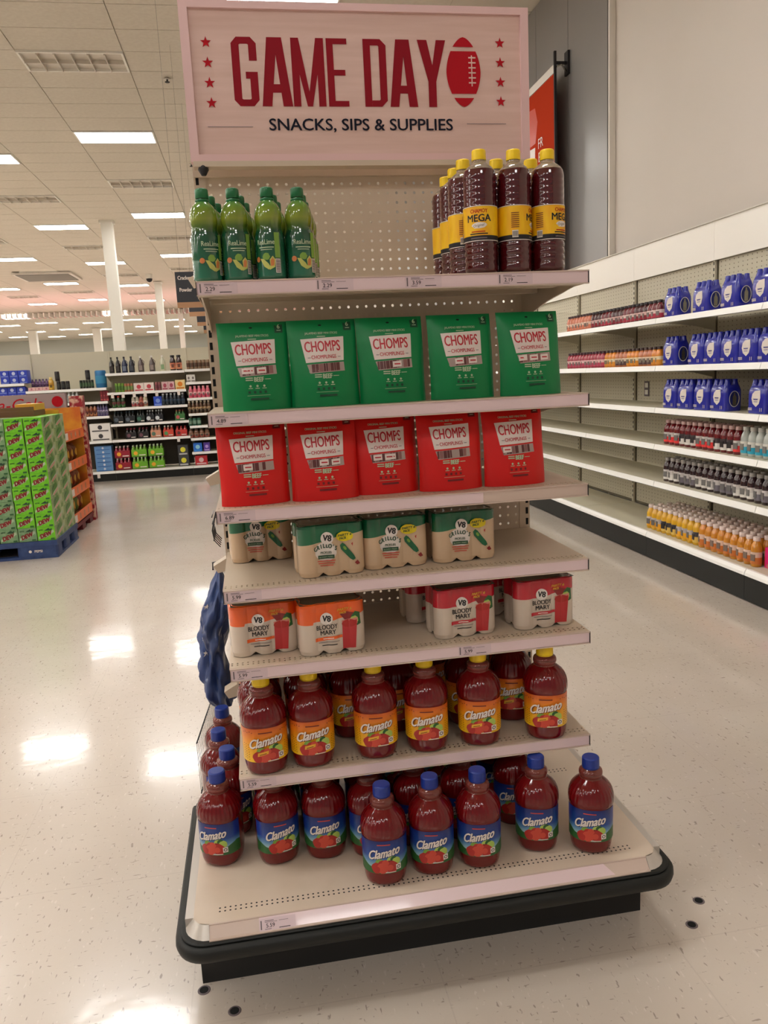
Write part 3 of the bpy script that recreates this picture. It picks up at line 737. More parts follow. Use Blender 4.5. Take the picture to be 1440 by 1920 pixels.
for x, y, r, lb in [(.207, -.404, -.52, 'dark red sauce bottle with yellow cap, front left of its group'), (.2905, -.404, .98, 'dark red sauce bottle with yellow cap, middle of the front row'),
    (.3735, -.404, .42, 'dark red sauce bottle with yellow cap, rightmost on the top shelf'),
    (.192, -.320, .9, 'dark red sauce bottle with yellow cap, second row at left'), (.276, -.320, .9, 'dark red sauce bottle with yellow cap, second row middle'),
    (.364, -.320, .4, 'dark red sauce bottle with yellow cap, second row at right'), (.192, -.237, .9, 'dark red sauce bottle with yellow cap, third row at left'),
    (.276, -.237, .6, 'dark red sauce bottle with yellow cap, third row middle'), (.364, -.237, .6, 'dark red sauce bottle with yellow cap, third row at right'),
    (.192, -.153, .9, 'dark red sauce bottle with yellow cap, rearmost at left by the pegboard')]:
    inst(MG, 'sauce_bottle', lb, 'bottle', (x, y, z+.0003), r, 'yellow-capped sauce bottles')

# --- snack stick pouches
PW, PH = .0825, .203
def pouch(seed, col, col2, txt_top, badge):
    rd = random.Random(seed); ph = [rd.uniform(0, 6) for _ in range(6)]
    def yf(u, v, s):
        e = max(0, 1-(u/PW)**2); b = v/PH
        d = (.030*(e**.55))*(1-b)**.55*(1 if b < .97 else 0)+.004*e*sin(pi*min(1, b*1.05))
        wv = .0011*sin(38*u+ph[0]+14*v)+.0009*sin(70*v+ph[1]+20*u)+.0007*sin(120*u+ph[2])*(1-b)
        if b > .9: d *= max(0, (1-b)/.1)
        lean = .020*b*b+(.002*sin(9*u+ph[3]))*b
        return lean+s*d*(1 if s < 0 else .8)-abs(wv)*e*(1 if s < 0 else -1)*.9
    def xf(u, v):
        b = v/PH; return u*(1-.028*sin(pi*b)*(.6+.4*sin(ph[4]+b*5)))
    us = [PW*k/14 for k in range(-14, 15)]; vs = [PH*k/22 for k in range(23)]
    mb = MB()
    mb.grid(lambda u, v: (xf(u, v), yf(u, v, -1)-.0004, v+.0015*(1-(u/PW)**2)*0), us, vs, col)
    mb.grid(lambda u, v: (xf(u, v), yf(u, v, 1)+.0004, v), us, vs, col, flip=True)
    n = len(us)
    mb.add([(xf(u, 0), yf(u, 0, s)+s*.0004, 0) for s in (-1, 1) for u in us], [(k+1, k, n+k, n+k+1) for k in range(n-1)], col)
    mb.add([(xf(u, PH), yf(u, PH, s)+s*.0004, PH) for s in (-1, 1) for u in us], [(k, k+1, n+k+1, n+k) for k in range(n-1)], col)
    for sgn in (-1, 1):
        m_ = len(vs); f = [(k, k+1, m_+k+1, m_+k) for k in range(m_-1)]
        mb.add([(xf(sgn*PW, v), yf(sgn*PW, v, s)+s*.0004, v) for s in (-1, 1) for v in vs], f if sgn < 0 else [q[::-1] for q in f], col)
    bod = mb.mesh('pouch_body')
    fn = lambda u, v, o: (xf(u, v), yf(u, v, -1)-.0004-o, v)
    a = Art()
    a.rect(.052, .0715, PH-.0265, PH-.002, col2); a.txt('6', .062, PH-.0165, .010, M['palegreen'], bold=.02); a.rect(.057, .067, PH-.0215, PH-.0200, M['palegreen'])
    a.disc(-.004, PH-.013, .0042, M['slot'], ry=.0020, n=10)
    a.txt(txt_top, -.003, PH-.034, .0048, M['palegreen'], w=.078, bold=.01); a.rect(-.014, .006, PH-.0405, PH-.0388, M['palegreen'])
    a.poly([(-.054, .158), (.050, .162), (.046, .106), (-.046, .1025)], M['pouchwhite'])
    a.txt('CHOMPS', -.003, .1285, .0245, M['chompred'], w=.085, bold=.012, rot=.02); a.txt('CHOMPLINGS', -.002, .1115, .0085, M['chompred'], w=.060, bold=.01, rot=.02)
    a.rect(-.041, -.034, .1135, .1148, M['greyink']); a.rect(.032, .039, .1145, .1158, M['greyink'])
    a.txt('BEEF', .003, .0655, .0105, M['palegreen'], w=.022, bold=.03)
    for k in range(2): a.rect(-.028, -.011, .0680+k*.0048, .0705+k*.0048, M['palegreen'])
    a.rect(.017, .031, .070, .0715, M['palegreen'])
    for k in range(3): a.disc(-.018+k*.016, .0555, .0028, M['palegreen'], n=7); a.rect(-.023+k*.016, -.013+k*.016, .0495, .0510, M['palegreen'])
    for k in range(4): a.rect(-.024+k*.0125, -.0185+k*.0125, .0385, .0445, col2)
    a.rect(-.027, .027, .0335, .0342, M['palegreen']); a.rect(-.019, .023, .0235, .0280, col2)
    art = a.lay(MB(), fn, .0004, .00005, du=.011, dv=.011)
    wd = Art(); wd.poly([(-.044, .0985), (.046, .1025), (.047, .0815), (-.038, .0775)], M['stickwin'])
    x = -.040
    while x < .038:
        wi = rd.uniform(.005, .011); m = rd.choice([M['stick'], M['stick'], M['stick2'], M['stickwin']])
        if x+wi > .044: break
        wd.poly([(x, .0795+.004*(x+.04)/.08), (x+wi-.001, .080+.004*(x+.04)/.08), (x+wi-.001, .0985+.0036*(x+.04)/.08), (x, .0980+.0036*(x+.04)/.08)], m)
        x += wi
    for k in range(seed % 4):
        cx = -.032+((k*29+seed*13) % 64)/1000
        wd.poly([(cx-.012, .0835), (cx+.010, .0850), (cx+.010, .0985), (cx-.012, .097)], M['pouchwhite']); wd.rect(cx-.008, cx+.007, .0895, .0925, M['chompred'])
    win = wd.lay(MB(), fn, .0004, .00005, du=.011, dv=.011)
    return [('pouch_body', bod), ('front_print', art.mesh('front_print')), ('window', win.mesh('window'))]
M['pgreen'] = mat('green_pouch_film', (0, 124, 66), .38, spec=.35); M['pgreen2'] = mat('pouch_dark_green', (10, 66, 40), .4)
M['pred'] = mat('red_pouch_film', (208, 24, 20), .38, spec=.35); M['pred2'] = mat('pouch_dark_red', (112, 18, 20), .4)
M['pouchwhite'] = mat('pouch_white_patch', (224, 210, 202), .4); M['chompred'] = mat('pouch_letter_red', (186, 30, 44), .4)
M['stick'] = mat('meat_stick', (92, 44, 42), .32, coat=.1); M['stick2'] = mat('meat_stick_pale', (136, 92, 88), .32, coat=.1); M['stickwin'] = mat('clear_window_film', (170, 150, 142), .2, coat=.6)
for i, (x, y, rz) in enumerate(((-.340, -.372, .10), (-.178, -.372, .05), (-.014, -.368, .06), (.160, -.372, .08), (.334, -.378, .10))):
    inst(pouch(11+i, M['pgreen'], M['pgreen2'], 'JALAPENO BEEF MINI STICKS', 6), 'snack_pouch', 'green stand-up snack pouch, %s from the left on its shelf' % ORD[i], 'pouch', (x, y, SZ[1]+.0005), rz, 'green snack pouches')
for i, (x, y, rz) in enumerate(((-.362, -.372, .10), (-.193, -.374, .05), (-.036, -.345, .06), (.124, -.368, .06), (.292, -.366, .08))):
    inst(pouch(21+i, M['pred'], M['pred2'], 'ORIGINAL BEEF MINI STICKS', 6), 'snack_pouch', 'red stand-up snack pouch, %s from the left on its shelf' % ORD[i], 'pouch', (x, y, SZ[2]+.0005), rz, 'red snack pouches')

# --- six-can packs in printed film
CRD = .0278; HPK = .133
def can_outline(off=0, nn=8, dip=.0042):
    """scalloped outline of 3 x 2 cans wrapped in film, counter-clockwise from front left"""
    R = CRD+off; d = 2*CRD; pts = []
    xs = [-d, 0, d]; ys = [-d/2, d/2]
    def scal(t, cs, ends):
        c = min(cs, key=lambda q: abs(q-t)); return max(R-dip, math.sqrt(max(0, R*R-(t-c)**2)))
    n = 60
    for k in range(n+1): t = -d+2*d*k/n; pts.append((t, -d/2-scal(t, xs, 0)))
    for k in range(1, nn): a = math.radians(-90+90*k/nn); pts.append((d+R*cos(a), -d/2+R*sin(a)))
    for k in range(15): t = -d/2+d*k/14; pts.append((d+scal(t, ys, 0), t))
    for k in range(1, nn): a = math.radians(90*k/nn); pts.append((d+R*cos(a), d/2+R*sin(a)))
    for k in range(n+1): t = d-2*d*k/n; pts.append((t, d/2+scal(t, xs, 0)))
    for k in range(1, nn): a = math.radians(90+90*k/nn); pts.append((-d+R*cos(a), d/2+R*sin(a)))
    for k in range(15): t = d/2-d*k/14; pts.append((-d-scal(t, ys, 0), t))
    for k in range(1, nn): a = math.radians(180+90*k/nn); pts.append((-d+R*cos(a), -d/2+R*sin(a)))
    return pts
OUT = can_outline(.0006)
def front_y(u):
    d = 2*CRD; R = CRD+.0006
    if abs(u) <= d: c = min((-d, 0, d), key=lambda q: abs(q-u)); return -d/2-max(R-.0042, math.sqrt(max(0, R*R-(u-c)**2)))
    s = min(abs(u)-d, R*.999); return -d/2-math.sqrt(R*R-s*s)
M['film_dark'] = noise_mat('pack_top_film', (58, 50, 40), (104, 92, 74), 120, .2, detail=2, coat=.6)
M['packtan'] = mat('pack_tan', (206, 176, 142), .26, coat=.5); M['packcream'] = mat('pack_cream', (206, 190, 172), .26, coat=.5)
def pack(top, low, art, wave):
    mb = MB(); n = len(OUT)
    def dipn(x, y):
        d = 2*CRD; t = abs(abs(x)-CRD) if abs(y) > CRD*1.6 else abs(y)
        return .009*max(0, 1-t/.013)
    levels = []
    for kind, zz in (('b', .0015), ('n', .012), ('n', .05), ('w', 0), ('n', .105), ('n', .122), ('r', .1285), ('i', .1315)):
        ring = []
        for x, y in OUT:
            k = 1; z_ = zz
            if kind == 'b': z_ = zz+dipn(x, y); k = .965
            if kind == 'w': z_ = wave(x, y)
            if kind == 'r': k = .985
            if kind == 'i': k = .90
            ring.append((x*k, y*k, z_))
        levels.append(ring)
    V = [p for r in levels for p in r]
    for j in range(len(levels)-1):
        f = [(j*n+i, j*n+(i+1) % n, (j+1)*n+(i+1) % n, (j+1)*n+i) for i in range(n)]
        o = len(mb.v)
        mb.add([V[k] for k in range(j*n, (j+2)*n)], [[q-j*n for q in ff] for ff in f], top if j >= 3 else low, True)
    wrap = mb.mesh('film_wrap')
    cm = MB(); can = []
    cn = MB().lathe([(0, .018), (.001, .021), (.006, .0245), (.010, .0262), (.118, .0262), (.124, .0240), (.1275, .0232), (.1295, .0232), (.1295, .0222), (.1265, .0215)], M['chrome'], 20).mesh('can')
    lidm = MB().box(-.165/2+.003, .165/2-.003, -.051, .051, .1302, .1306, M['film_dark']).mesh('top_film')
    fn = lambda u, v, o: (u, front_y(u)-o, v)
    return wrap, cn, lidm, art.lay(MB(), fn, .0010, .00005, du=.0022).mesh('front_print')
def put_pack(pk, nm, lb, grp, x, y, z, rz):
    t = thing(nm, lb, 'drink pack', (x, y, z+.0003), rz, grp)
    wr = ob('film_wrap', pk[0], t)
    for i in (-1, 0, 1):
        for j in (-1, 1): ob('can', pk[1], t, (i*2*CRD, j*CRD, .0003))
    ob('top_film', pk[2], t); ob('front_print', pk[3], t)
def v8badge(a, x, y, r):
    a.disc(x, y, r, M['labelwhite'], n=24); a.txt('V8', x-.0005, y-r*.42, r*.95, M['ink'], w=r*1.25, bold=.03, rot=-.12)
M['packgreen'] = mat('pack_green', (10, 100, 62), .26, coat=.5); M['packyellow'] = mat('pack_yellow_burst', (222, 200, 20), .35)
M['packorange'] = mat('pack_orange', (232, 92, 20), .26, coat=.5); M['packred'] = mat('pack_red', (190, 22, 42), .26, coat=.5); M['glassred'] = mat('print_red_drink', (186, 42, 46), .32, coat=.1)
M['glassred2'] = mat('print_pale_rim', (206, 130, 116), .3); M['cucumber'] = mat('print_cucumber', (22, 96, 58), .35)
a = Art()
a.poly(blob(-.018, .064, .027, n=20, j=.03, seed=4, ry=.024), M['labelwhite'])
for i, ch in enumerate("GRILLO'S"):
    t_x = -.042+i*.0068; a.txt(ch, t_x, .0660+.0075*(1-((i-3.5)/3.5)**2), .0105, M['dgreen'], rot=(3.5-i)*.085, bold=.03, sx=.7)
a.txt('PICKLES', -.018, .0590, .0055, M['dgreen'], w=.026, bold=.02); a.rect(-.038, .002, .0465, .0555, M['dgreen']); a.txt('BLOODY MARY', -.018, .0490, .0035, M['palegreen'], w=.034)
for k, ww in enumerate((.022, .020, .016)): a.rect(-.018-ww, -.018+ww, .0400-k*.0058, .0422-k*.0058, M['tomato3'])
a.poly([(.018, .076), (.024, .082), (.030, .078), (.052, .048), (.055, .040), (.049, .036), (.042, .040), (.020, .066)], M['cucumber']); a.disc(.030, .068, .0035, M['leaf2'], n=8, ry=.006, rot=.6)
a.poly([(.052, .030), (.058, .024), (.066, .026), (.060, .036)], M['tomato2']); a.poly([(.046, .078), (.049, .072), (.050, .082)], M['tomato'])
v8badge(a, -.014, .097, .0155)
a.poly(blob(.030, .0975, .0215, n=26, j=.04, seed=1, ry=.0125), M['packyellow']); a.txt('PARTY 6', .031, .0985, .0058, M['dgreen'], w=.034, bold=.03, shear=.3, rot=.08); a.txt('PACK', .026, .0905, .0058, M['dgreen'], w=.018, bold=.03, shear=.3, rot=.08)
PKG = pack(M['packgreen'], M['packtan'], a, lambda x, y: .096+(-.014*max(0, -x/.08)**.5*1 if y < 0 else 0)+.010*max(0, x/.08))
def bm_art(bandm):
    a = Art()
    a.poly([(.018, .100), (.036, .104), (.058, .100), (.058, .086), (.030, .084)], M['tomato2'])
    a.poly([(.046, .092), (.056, .104), (.068, .100), (.070, .070), (.058, .066), (.050, .076)], M['leaf']); a.poly(blob(.054, .082, .010, seed=3), M['lime'])
    a.poly([(.022, .082), (.062, .088), (.061, .072), (.026, .069)], M['glassred2'])
    a.poly([(.0235, .078), (.0605, .082), (.054, .010), (.022, .010)], M['glassred']); a.poly(blob(.041, .074, .0185, n=20, j=.03, seed=7, ry=.010), M['tomato'])
    a.txt('BLOODY', -.015, .0655, .0115, M['ink'], w=.052, bold=.015, rot=.03); a.txt('MARY', -.013, .0515, .0115, M['ink'], w=.038, bold=.015, rot=.03)
    a.poly([(-.046, .036), (.022, .040), (.022, .047), (-.046, .045)], bandm); a.rect(-.026, .000, .0405, .0425, M['labelwhite'])
    a.rect(-.038, .014, .0315, .0330, M['greyink']); a.rect(-.030, .008, .0235, .0258, M['ink'])
    v8badge(a, -.016, .092, .0155)
    a.txt('PARTY 6', .030, .1085, .0062, M['gold'], w=.036, bold=.03, shear=.3, rot=.05); a.txt('PACK', .026, .1005, .0058, M['gold'], w=.018, bold=.03, shear=.3, rot=.05)
    return a
PKO = pack(M['packorange'], M['packcream'], bm_art(M['packorange']), lambda x, y: .086-.006*(x < -.05)+.012*max(0, x/.08))
PKR = pack(M['packred'], M['packcream'], bm_art(M['packred']), lambda x, y: .083+.012*max(0, (x+.03)/.08))
for x, y, rz, lb in ((-.361, -.115, .08, 'green-top six-can drink pack set back at the left end'), (-.193, -.340, .12, 'green-top six-can drink pack nearest the shelf edge'),
                     (-.026, -.315, .08, 'green-top six-can drink pack in the middle of its shelf'), (.156, -.310, .08, 'green-top six-can drink pack rightmost on its shelf')):
    put_pack(PKG, 'drink_pack', lb, 'green-top six-can packs', x, y, SZ[3], rz)
for P_k, x, y, rz, lb, g in ((PKO, -.370, -.318, .08, 'orange-top six-can drink pack at the left end of its shelf', 'orange-top six-can packs'), (PKO, -.205, -.362, .10, 'orange-top six-can drink pack set forward to the shelf edge', 'orange-top six-can packs'),
                     (PKR, .143, -.340, .12, 'red-top six-can drink pack in the middle right of its shelf', 'red-top six-can packs'), (PKR, .360, -.335, .10, 'red-top six-can drink pack at the right end of its shelf', 'red-top six-can packs'),
                     (PKR, .100, -.190, .10, 'red-top six-can drink pack shaded behind the middle right one', 'red-top six-can packs'), (PKR, .316, -.190, .10, 'red-top six-can drink pack shaded behind the right end one', 'red-top six-can packs')):
    put_pack(P_k, 'drink_pack', lb, g, x, y, SZ[4], rz)

# ================================================================ RIGHT WALL SHELVING
ZR = [1.775, 1.435, 1.13, .86, .58]
def lin(m, a, b): return a
bpn = MB(); plate(bpn, .02, 1.20, .22, 2.17, .0508, .0305, .0052, M['beige_bg'], lambda u, v: (3.075, u, v))
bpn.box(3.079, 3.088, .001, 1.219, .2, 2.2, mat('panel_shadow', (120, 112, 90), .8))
for k in range(32): bpn.box(3.0735, 3.0745, .02, 1.20, .235+k*.061, .238+k*.061, M['beige_bg'])
bpn = bpn.mesh('back_panel')
upr = MB().box(3.055, 3.0725, .001, .030, .2, 2.17, M['beige_bg']); 
for k in range(46): upr.box(3.0538, 3.0549, .010, .020, .25+k*.042, .272+k*.042, M['slot'])
upr = upr.mesh('upright')
shf = MB(); shf.box(2.604, 3.055, .004, 1.216, -.003, 0, M['beige_bg']); shf.box(2.604, 2.65, .004, 1.216, -.036, -.0031, M['beige_bg'])
for yy in (.004, 1.212): shf.prism([(2.66, -.004), (3.055, -.004), (3.055, -.10), (2.9, -.06), (2.66, -.036)], yy, yy+.004, M['beige_bg'], 'y')
shf.box(2.78, 2.81, .01, 1.21, -.022, -.0032, M['beige_bg'])
shf = shf.mesh('shelf')
prl = MB().prism([(2.598, .002), (2.603, .002), (2.603, -.040), (2.586, -.040), (2.588, -.036)][::-1], .003, 1.217, M['white_rail'], 'y')
prl.box(2.584, 2.589, .003, 1.217, -.041, -.037, M['chrome']); prl = prl.mesh('price_rail')
bdk = MB().box(2.56, 3.055, .003, 1.217, .185, .20, M['beige_bg']).mesh('base_deck')
brl = MB().prism([(2.559, .200), (2.559, .165), (2.530, .160), (2.534, .178), (2.545, .198)], .003, 1.217, M['white_rail'], 'y').mesh('price_rail')
kck = MB().box(2.535, 2.56, .001, 1.219, .008, .158, M['black']).box(2.55, 3.05, .001, 1.219, 0, .158, M['kick']).mesh('kick_plate')
hdr = MB().box(3.045, 3.072, .0015, 1.2185, 2.172, 2.445, mat('header_white', (248, 244, 234), .22)).box(3.03, 3.072, .0015, 1.2185, 2.445, 2.452, M['offwhite']).mesh('header_panel')
for k in range(6):
    y0 = 1.95+1.22*(k-1)
    t = thing('shelving_unit', 'beige wall shelving unit with white shelf edges, %s along the right wall from the viewer' % ORD[k], 'shelving', (0, y0, 0), 0, 'right wall shelving units')
    for nm, me in (('back_panel', bpn), ('upright', upr), ('kick_plate', kck), ('header_panel', hdr)): ob(nm, me, t)
    ob('price_rail', brl, ob('base_deck', bdk, t))
    for z in ZR: s_ = ob('shelf', shf, t, (0, 0, z)); ob('price_rail', prl, s_)
    if k == 2: ob('power_outlet', MB().box(3.068, 3.0725, .98, 1.06, 1.17, 1.30, M['greyink']).box(3.066, 3.068, .995, 1.045, 1.245, 1.285, M['white']).box(3.066, 3.068, .995, 1.045, 1.185, 1.225, M['white']), t)
# dark unit end in the corner beyond
t = thing('corner_case', 'low black case front in the corner behind the right wall shelving', 'shelving', (0, 9.3, 0))
ob('kick_plate', MB().box(1.9, 3.04, 0, .4, 0, .22, M['black']), t); ob('back_panel', MB().box(1.9, 3.04, .36, .4, .2205, 2.1, M['beige_bg']), t)
ob('shelf', MB().box(1.9, 3.04, 0, .36, .2205, .24, M['white_rail']), t)

def bg_bottle(R, H, bodyc, capc, labc=None, lab2=None, capm=None, neckf=.52, seg=14, single=False):
    bm_ = mat('bottle_plastic', bodyc, .14, coat=.7); cm_ = mat('bottle_cap', capc, .4); b = MB()
    b.lathe([(0, R*.86), (H*.02, R), (H*.52, R), (H*.62, R*.99), (H*.72, R*.88), (H*.80, R*.66), (H*.86, R*neckf)], bm_, seg)
    c = MB().lathe([(H*.865, R*neckf*1.22), (H*.985, R*neckf*1.22), (H, R*neckf*1.1)], cm_, seg)
    l = MB()
    if labc:
        m1 = mat('bottle_label', labc, .4); m2 = mat('bottle_label_low', lab2 or labc, .4)
        l.lathe([(H*.10, R*1.012), (H*.32, R*1.012)], m2, seg, cap0=False, cap1=False); l.lathe([(H*.32, R*1.012), (H*.50, R*1.012)], m1, seg, cap0=False, cap1=False)
        l.box(-R*.45, R*.45, -R*1.04, -R*.9, H*.20, H*.42, mat('label_mark', tuple(int(v*.55) for v in labc), .4))
    if single:
        for q in (c, l): 
            for f_, mi, sm in zip(q.f, q.m, q.s): b.add([q.v[i] for i in f_], [tuple(range(len(f_)))], q.mats[mi], sm)
        return b.mesh('bottle')
    P = [('body', b.mesh('body')), ('cap', c.mesh('cap'))]
    if labc: P.append(('label', l.mesh('label')))
    return P
def shelf_row(P, nm, cat, desc, where, grp, n, y0, sp, z, R, rows=1, x0=2.655, jit=.002, rz=-pi/2):
    for r in range(rows):
        for i in range(n):
            wh = '%s from left' % ORD[i] if i < len(ORD) else 'far right'
            lb = '%s, %s in %s row, %s' % (desc, wh, ['front', 'second', 'third', 'fourth', 'fifth', 'sixth'][r], where)
            loc = (x0+R+r*(2*R+.007)+random.uniform(0, jit), y0-i*sp-R, z+.0005)
            p = P[(i // 3 + r) % len(P)] if isinstance(P[0], list) else P
            inst(p, nm, lb, cat, loc, rz+random.uniform(-.4, .4), grp)
sm1 = [bg_bottle(.0305, .142, (70, 16, 24), (30, 18, 20), (226, 190, 184), (150, 30, 50)), bg_bottle(.0305, .142, (110, 26, 36), (34, 20, 24), (236, 214, 206), (190, 60, 80))]
sm2 = [bg_bottle(.0305, .142, (214, 130, 100), (60, 30, 30), (240, 210, 190), (230, 140, 110))]
shelf_row(sm2[0], 'small_bottle', 'bottle', 'small peach drink bottle', 'top right shelf', 'small peach bottles on the top right shelf', 8, 4.98, .066, ZR[0], .031, 2)
shelf_row(sm1, 'small_bottle', 'bottle', 'small dark-red drink bottle', 'top right shelf', 'small dark-red bottles on the top right shelf', 18, 4.44, .0665, ZR[0], .031, 2)
sm3 = [bg_bottle(.0305, .142, (170, 50, 70), (70, 24, 36), (236, 200, 196), (196, 70, 100))]
sm4 = [bg_bottle(.0305, .142, (226, 140, 40), (60, 34, 24), (240, 220, 180), (230, 150, 40)), bg_bottle(.0305, .142, (190, 110, 60), (60, 30, 24), (236, 214, 190), (90, 60, 60))]
shelf_row(sm3[0], 'small_bottle', 'bottle', 'small pink drink bottle', 'second right shelf', 'small pink bottles on the second right shelf', 12, 4.98, .066, ZR[1], .031, 2)
shelf_row(sm4, 'small_bottle', 'bottle', 'small orange drink bottle', 'second right shelf', 'small orange bottles on the second right shelf', 14, 4.17, .0665, ZR[1], .031, 2)
# blue six-bottle packs
M['bluefilm'] = mat('blue_pack_film', (22, 32, 158), .22, coat=.6); M['bluedark'] = mat('blue_pack_shadow', (20, 30, 96), .3)
mb = MB(); lw, ld = .186, .124
def rr2(w, d, r, n=4): return rrect(-w/2, w/2, -d/2, d/2, r, n)
V = []; o_ = [(0, .96, .99), (.006, 1, 1), (.07, .99, 1), (.115, 1, 1), (.135, .985, .97), (.158, .93, .85), (.168, .88, .74)]
for zz, a, b in o_: V += [(x*a, y*b, zz) for x, y in rr2(lw, ld, .028)]
n = len(rr2(lw, ld, .028))
mb.add(V, [(j*n+i, j*n+(i+1) % n, (j+1)*n+(i+1) % n, (j+1)*n+i) for j in range(len(o_)-1) for i in range(n)], M['bluefilm'], True)
mb.add(V[-n:], [list(range(n))], M['bluefilm'])
bpk = mb.mesh('film_wrap')
mb = MB()
for i in (-1, 0, 1):
    for j in (-.5, .5): mb.lathe([(.160, .026), (.176, .020), (.190, .0165), (.203, .0160), (.205, .013)], M['bluefilm'], 12, cx=i*.058, cy=j*.052)
btops = mb.mesh('wrapped_bottle_tops')
a = Art(); a.poly([(-.010, .136), (.040, .140), (.042, .095), (.030, .060), (.002, .040), (-.030, .060), (-.042, .090), (-.034, .118)], M['labelwhite'])
a.txt('water', 0, .082, .012, M['bluefilm'], w=.044, bold=.01); a.rect(-.018, .018, .070, .073, M['bluefilm'])
a.txt('11', .052, .014, .022, M['labelwhite'], bold=.01)
for k in range(3): a.rect(-.070, -.030, .020+k*.006, .023+k*.006, M['labelwhite'])
bart = a.lay(MB(), lambda u, v, o: (u, -ld/2-o, v), .0015, .0003).mesh('front_print')
mb = MB(); a = Art(); a.disc(0, .078, .036, M['offwhite'], ry=.052, n=24); a.disc(0, .078, .032, M['bluedark'], ry=.048, n=24)
a.poly([(-.012, .036), (.014, .036), (.014, .090), (.005, .106), (.005, .118), (-.005, .118), (-.005, .106), (-.012, .090)], M['chrome'])
bwin = a.lay(mb, lambda u, v, o: (lw/2+o, u, v), .0015, .0003).mesh('end_window')
BP = [('film_wrap', bpk, [('wrapped_bottle_tops', btops)]), ('front_print', bart), ('end_window', bwin)]
def put_blue(zi, ys, nm):
    for i, y in enumerate(ys):
        inst(BP, 'water_pack', 'blue film-wrapped water pack, %s from left on the %s right shelf' % (ORD[i], nm), 'drink pack', (2.648+ld/2, y, ZR[zi]+.0005), -pi/2, 'blue water packs')
put_blue(0, (3.075, 2.70, 2.375, 2.055, 1.73), 'top')
put_blue(1, (3.085, 2.745, 2.552, 2.362, 2.172, 1.982, 1.79), 'second')
put_blue(2, (3.075, 2.875, 2.665, 2.465, 2.06, 1.85), 'third')
vr = [bg_bottle(.034, .180, (112, 12, 24), (206, 170, 166), (200, 196, 192), (236, 60, 60)), bg_bottle(.034, .180, (112, 12, 24), (206, 170, 166), (60, 50, 54), (226, 220, 214))]
shelf_row(vr, 'drink_bottle', 'bottle', 'dark red drink bottle', 'fourth right shelf', 'red drink bottles on the fourth right shelf', 13, 3.17, .0715, ZR[3], .034, 2)
vc = [bg_bottle(.034, .182, (190, 196, 190), (196, 194, 188), (216, 214, 204), (50, 168, 196))]
shelf_row(vc[0], 'drink_bottle', 'bottle', 'clear drink bottle with blue label', 'fourth right shelf', 'clear drink bottles on the fourth right shelf', 6, 2.235, .0745, ZR[3], .034, 2)
vd = [bg_bottle(.034, .180, (44, 10, 20), (170, 164, 160), (206, 200, 196), (226, 222, 216)), bg_bottle(.034, .180, (38, 10, 20), (170, 164, 160), (196, 190, 188), (110, 104, 112))]
shelf_row(vd, 'drink_bottle', 'bottle', 'near-black drink bottle', 'fifth right shelf', 'near-black drink bottles on the fifth right shelf', 17, 3.17, .0725, ZR[4], .034, 2)
vy = [bg_bottle(.034, .185, (220, 168, 12), (222, 204, 194), (190, 180, 176), (236, 170, 30)), bg_bottle(.034, .185, (220, 168, 12), (222, 204, 194), (60, 56, 60), (226, 190, 90))]
shelf_row(vy, 'drink_bottle', 'bottle', 'yellow drink bottle', 'right base deck', 'yellow drink bottles on the right base deck', 10, 3.31, .0715, .20, .034, 4, x0=2.60)
vo = [bg_bottle(.034, .185, (206, 132, 24), (226, 204, 194), (222, 190, 168), (204, 116, 48))]
shelf_row(vo[0], 'drink_bottle', 'bottle', 'orange drink bottle', 'right base deck', 'orange drink bottles on the right base deck', 9, 2.59, .0715, .20, .034, 4, x0=2.60)
t = thing('pink_carton', 'pink carton with white lettering at the right end of the base deck', 'carton', (2.66, 1.80, .2005))
ob('box', MB().box(0, .13, -.12, .14, 0, .125, mat('carton_pink', (226, 40, 120), .4)), t)
a = Art(); a.txt('Vam', .0, .055, .045, M['labelwhite'], bold=.01, shear=.3, rot=.1); a.rect(-.12, .12, .006, .024, M['glassred2'])
ob('lettering', a.lay(MB(), lambda u, v, o: (-o, -u, v), .0005, .0003), t)

# ---- hanging banner
t = thing('wall_banner', 'orange banner on a black bracket high on the grey wall', 'banner', (2.95, 5.93, .18))
ob('panel', MB().box(-.004, .004, 0, 1.9, 2.3, 4.22, mat('banner_orange', (176, 52, 22), .9, spec=.1)), t)
ob('top_bar', MB().box(-.012, .012, -.01, 1.92, 4.221, 4.30, M['offwhite']), t)
ob('side_rail', MB().box(-.014, .010, -.035, -.011, 2.3, 4.42, M['ink']), t)
ob('bracket', MB().box(.011, .14, -.03, -.010, 4.30, 4.325, M['ink']).box(.120, .143, -.06, .03, 4.20, 4.42, M['ink']).tube([(.0, -.02, 4.27), (.07, -.02, 4.30), (.13, -.02, 4.22)], .010, M['chrome']), t)
a = Art(); a.poly([(-1.2, 1.3), (-.55, 1.3), (-.48, 1.5), (-.55, 1.66), (-.9, 1.7), (-1.2, 1.6)], M['tomato3']); a.poly([(-1.1, .6), (-.60, .6), (-.56, 1.26), (-1.1, 1.3)], M['labelwhite'])
a.txt('FR', -.40, 1.22, .10, M['labelwhite']); a.txt('ES', -.40, 1.08, .10, M['labelwhite'])
ob('print', a.lay(MB(), lambda u, v, o: (-.0045-o, -u, 2.4+v), .0005, .0005), t)

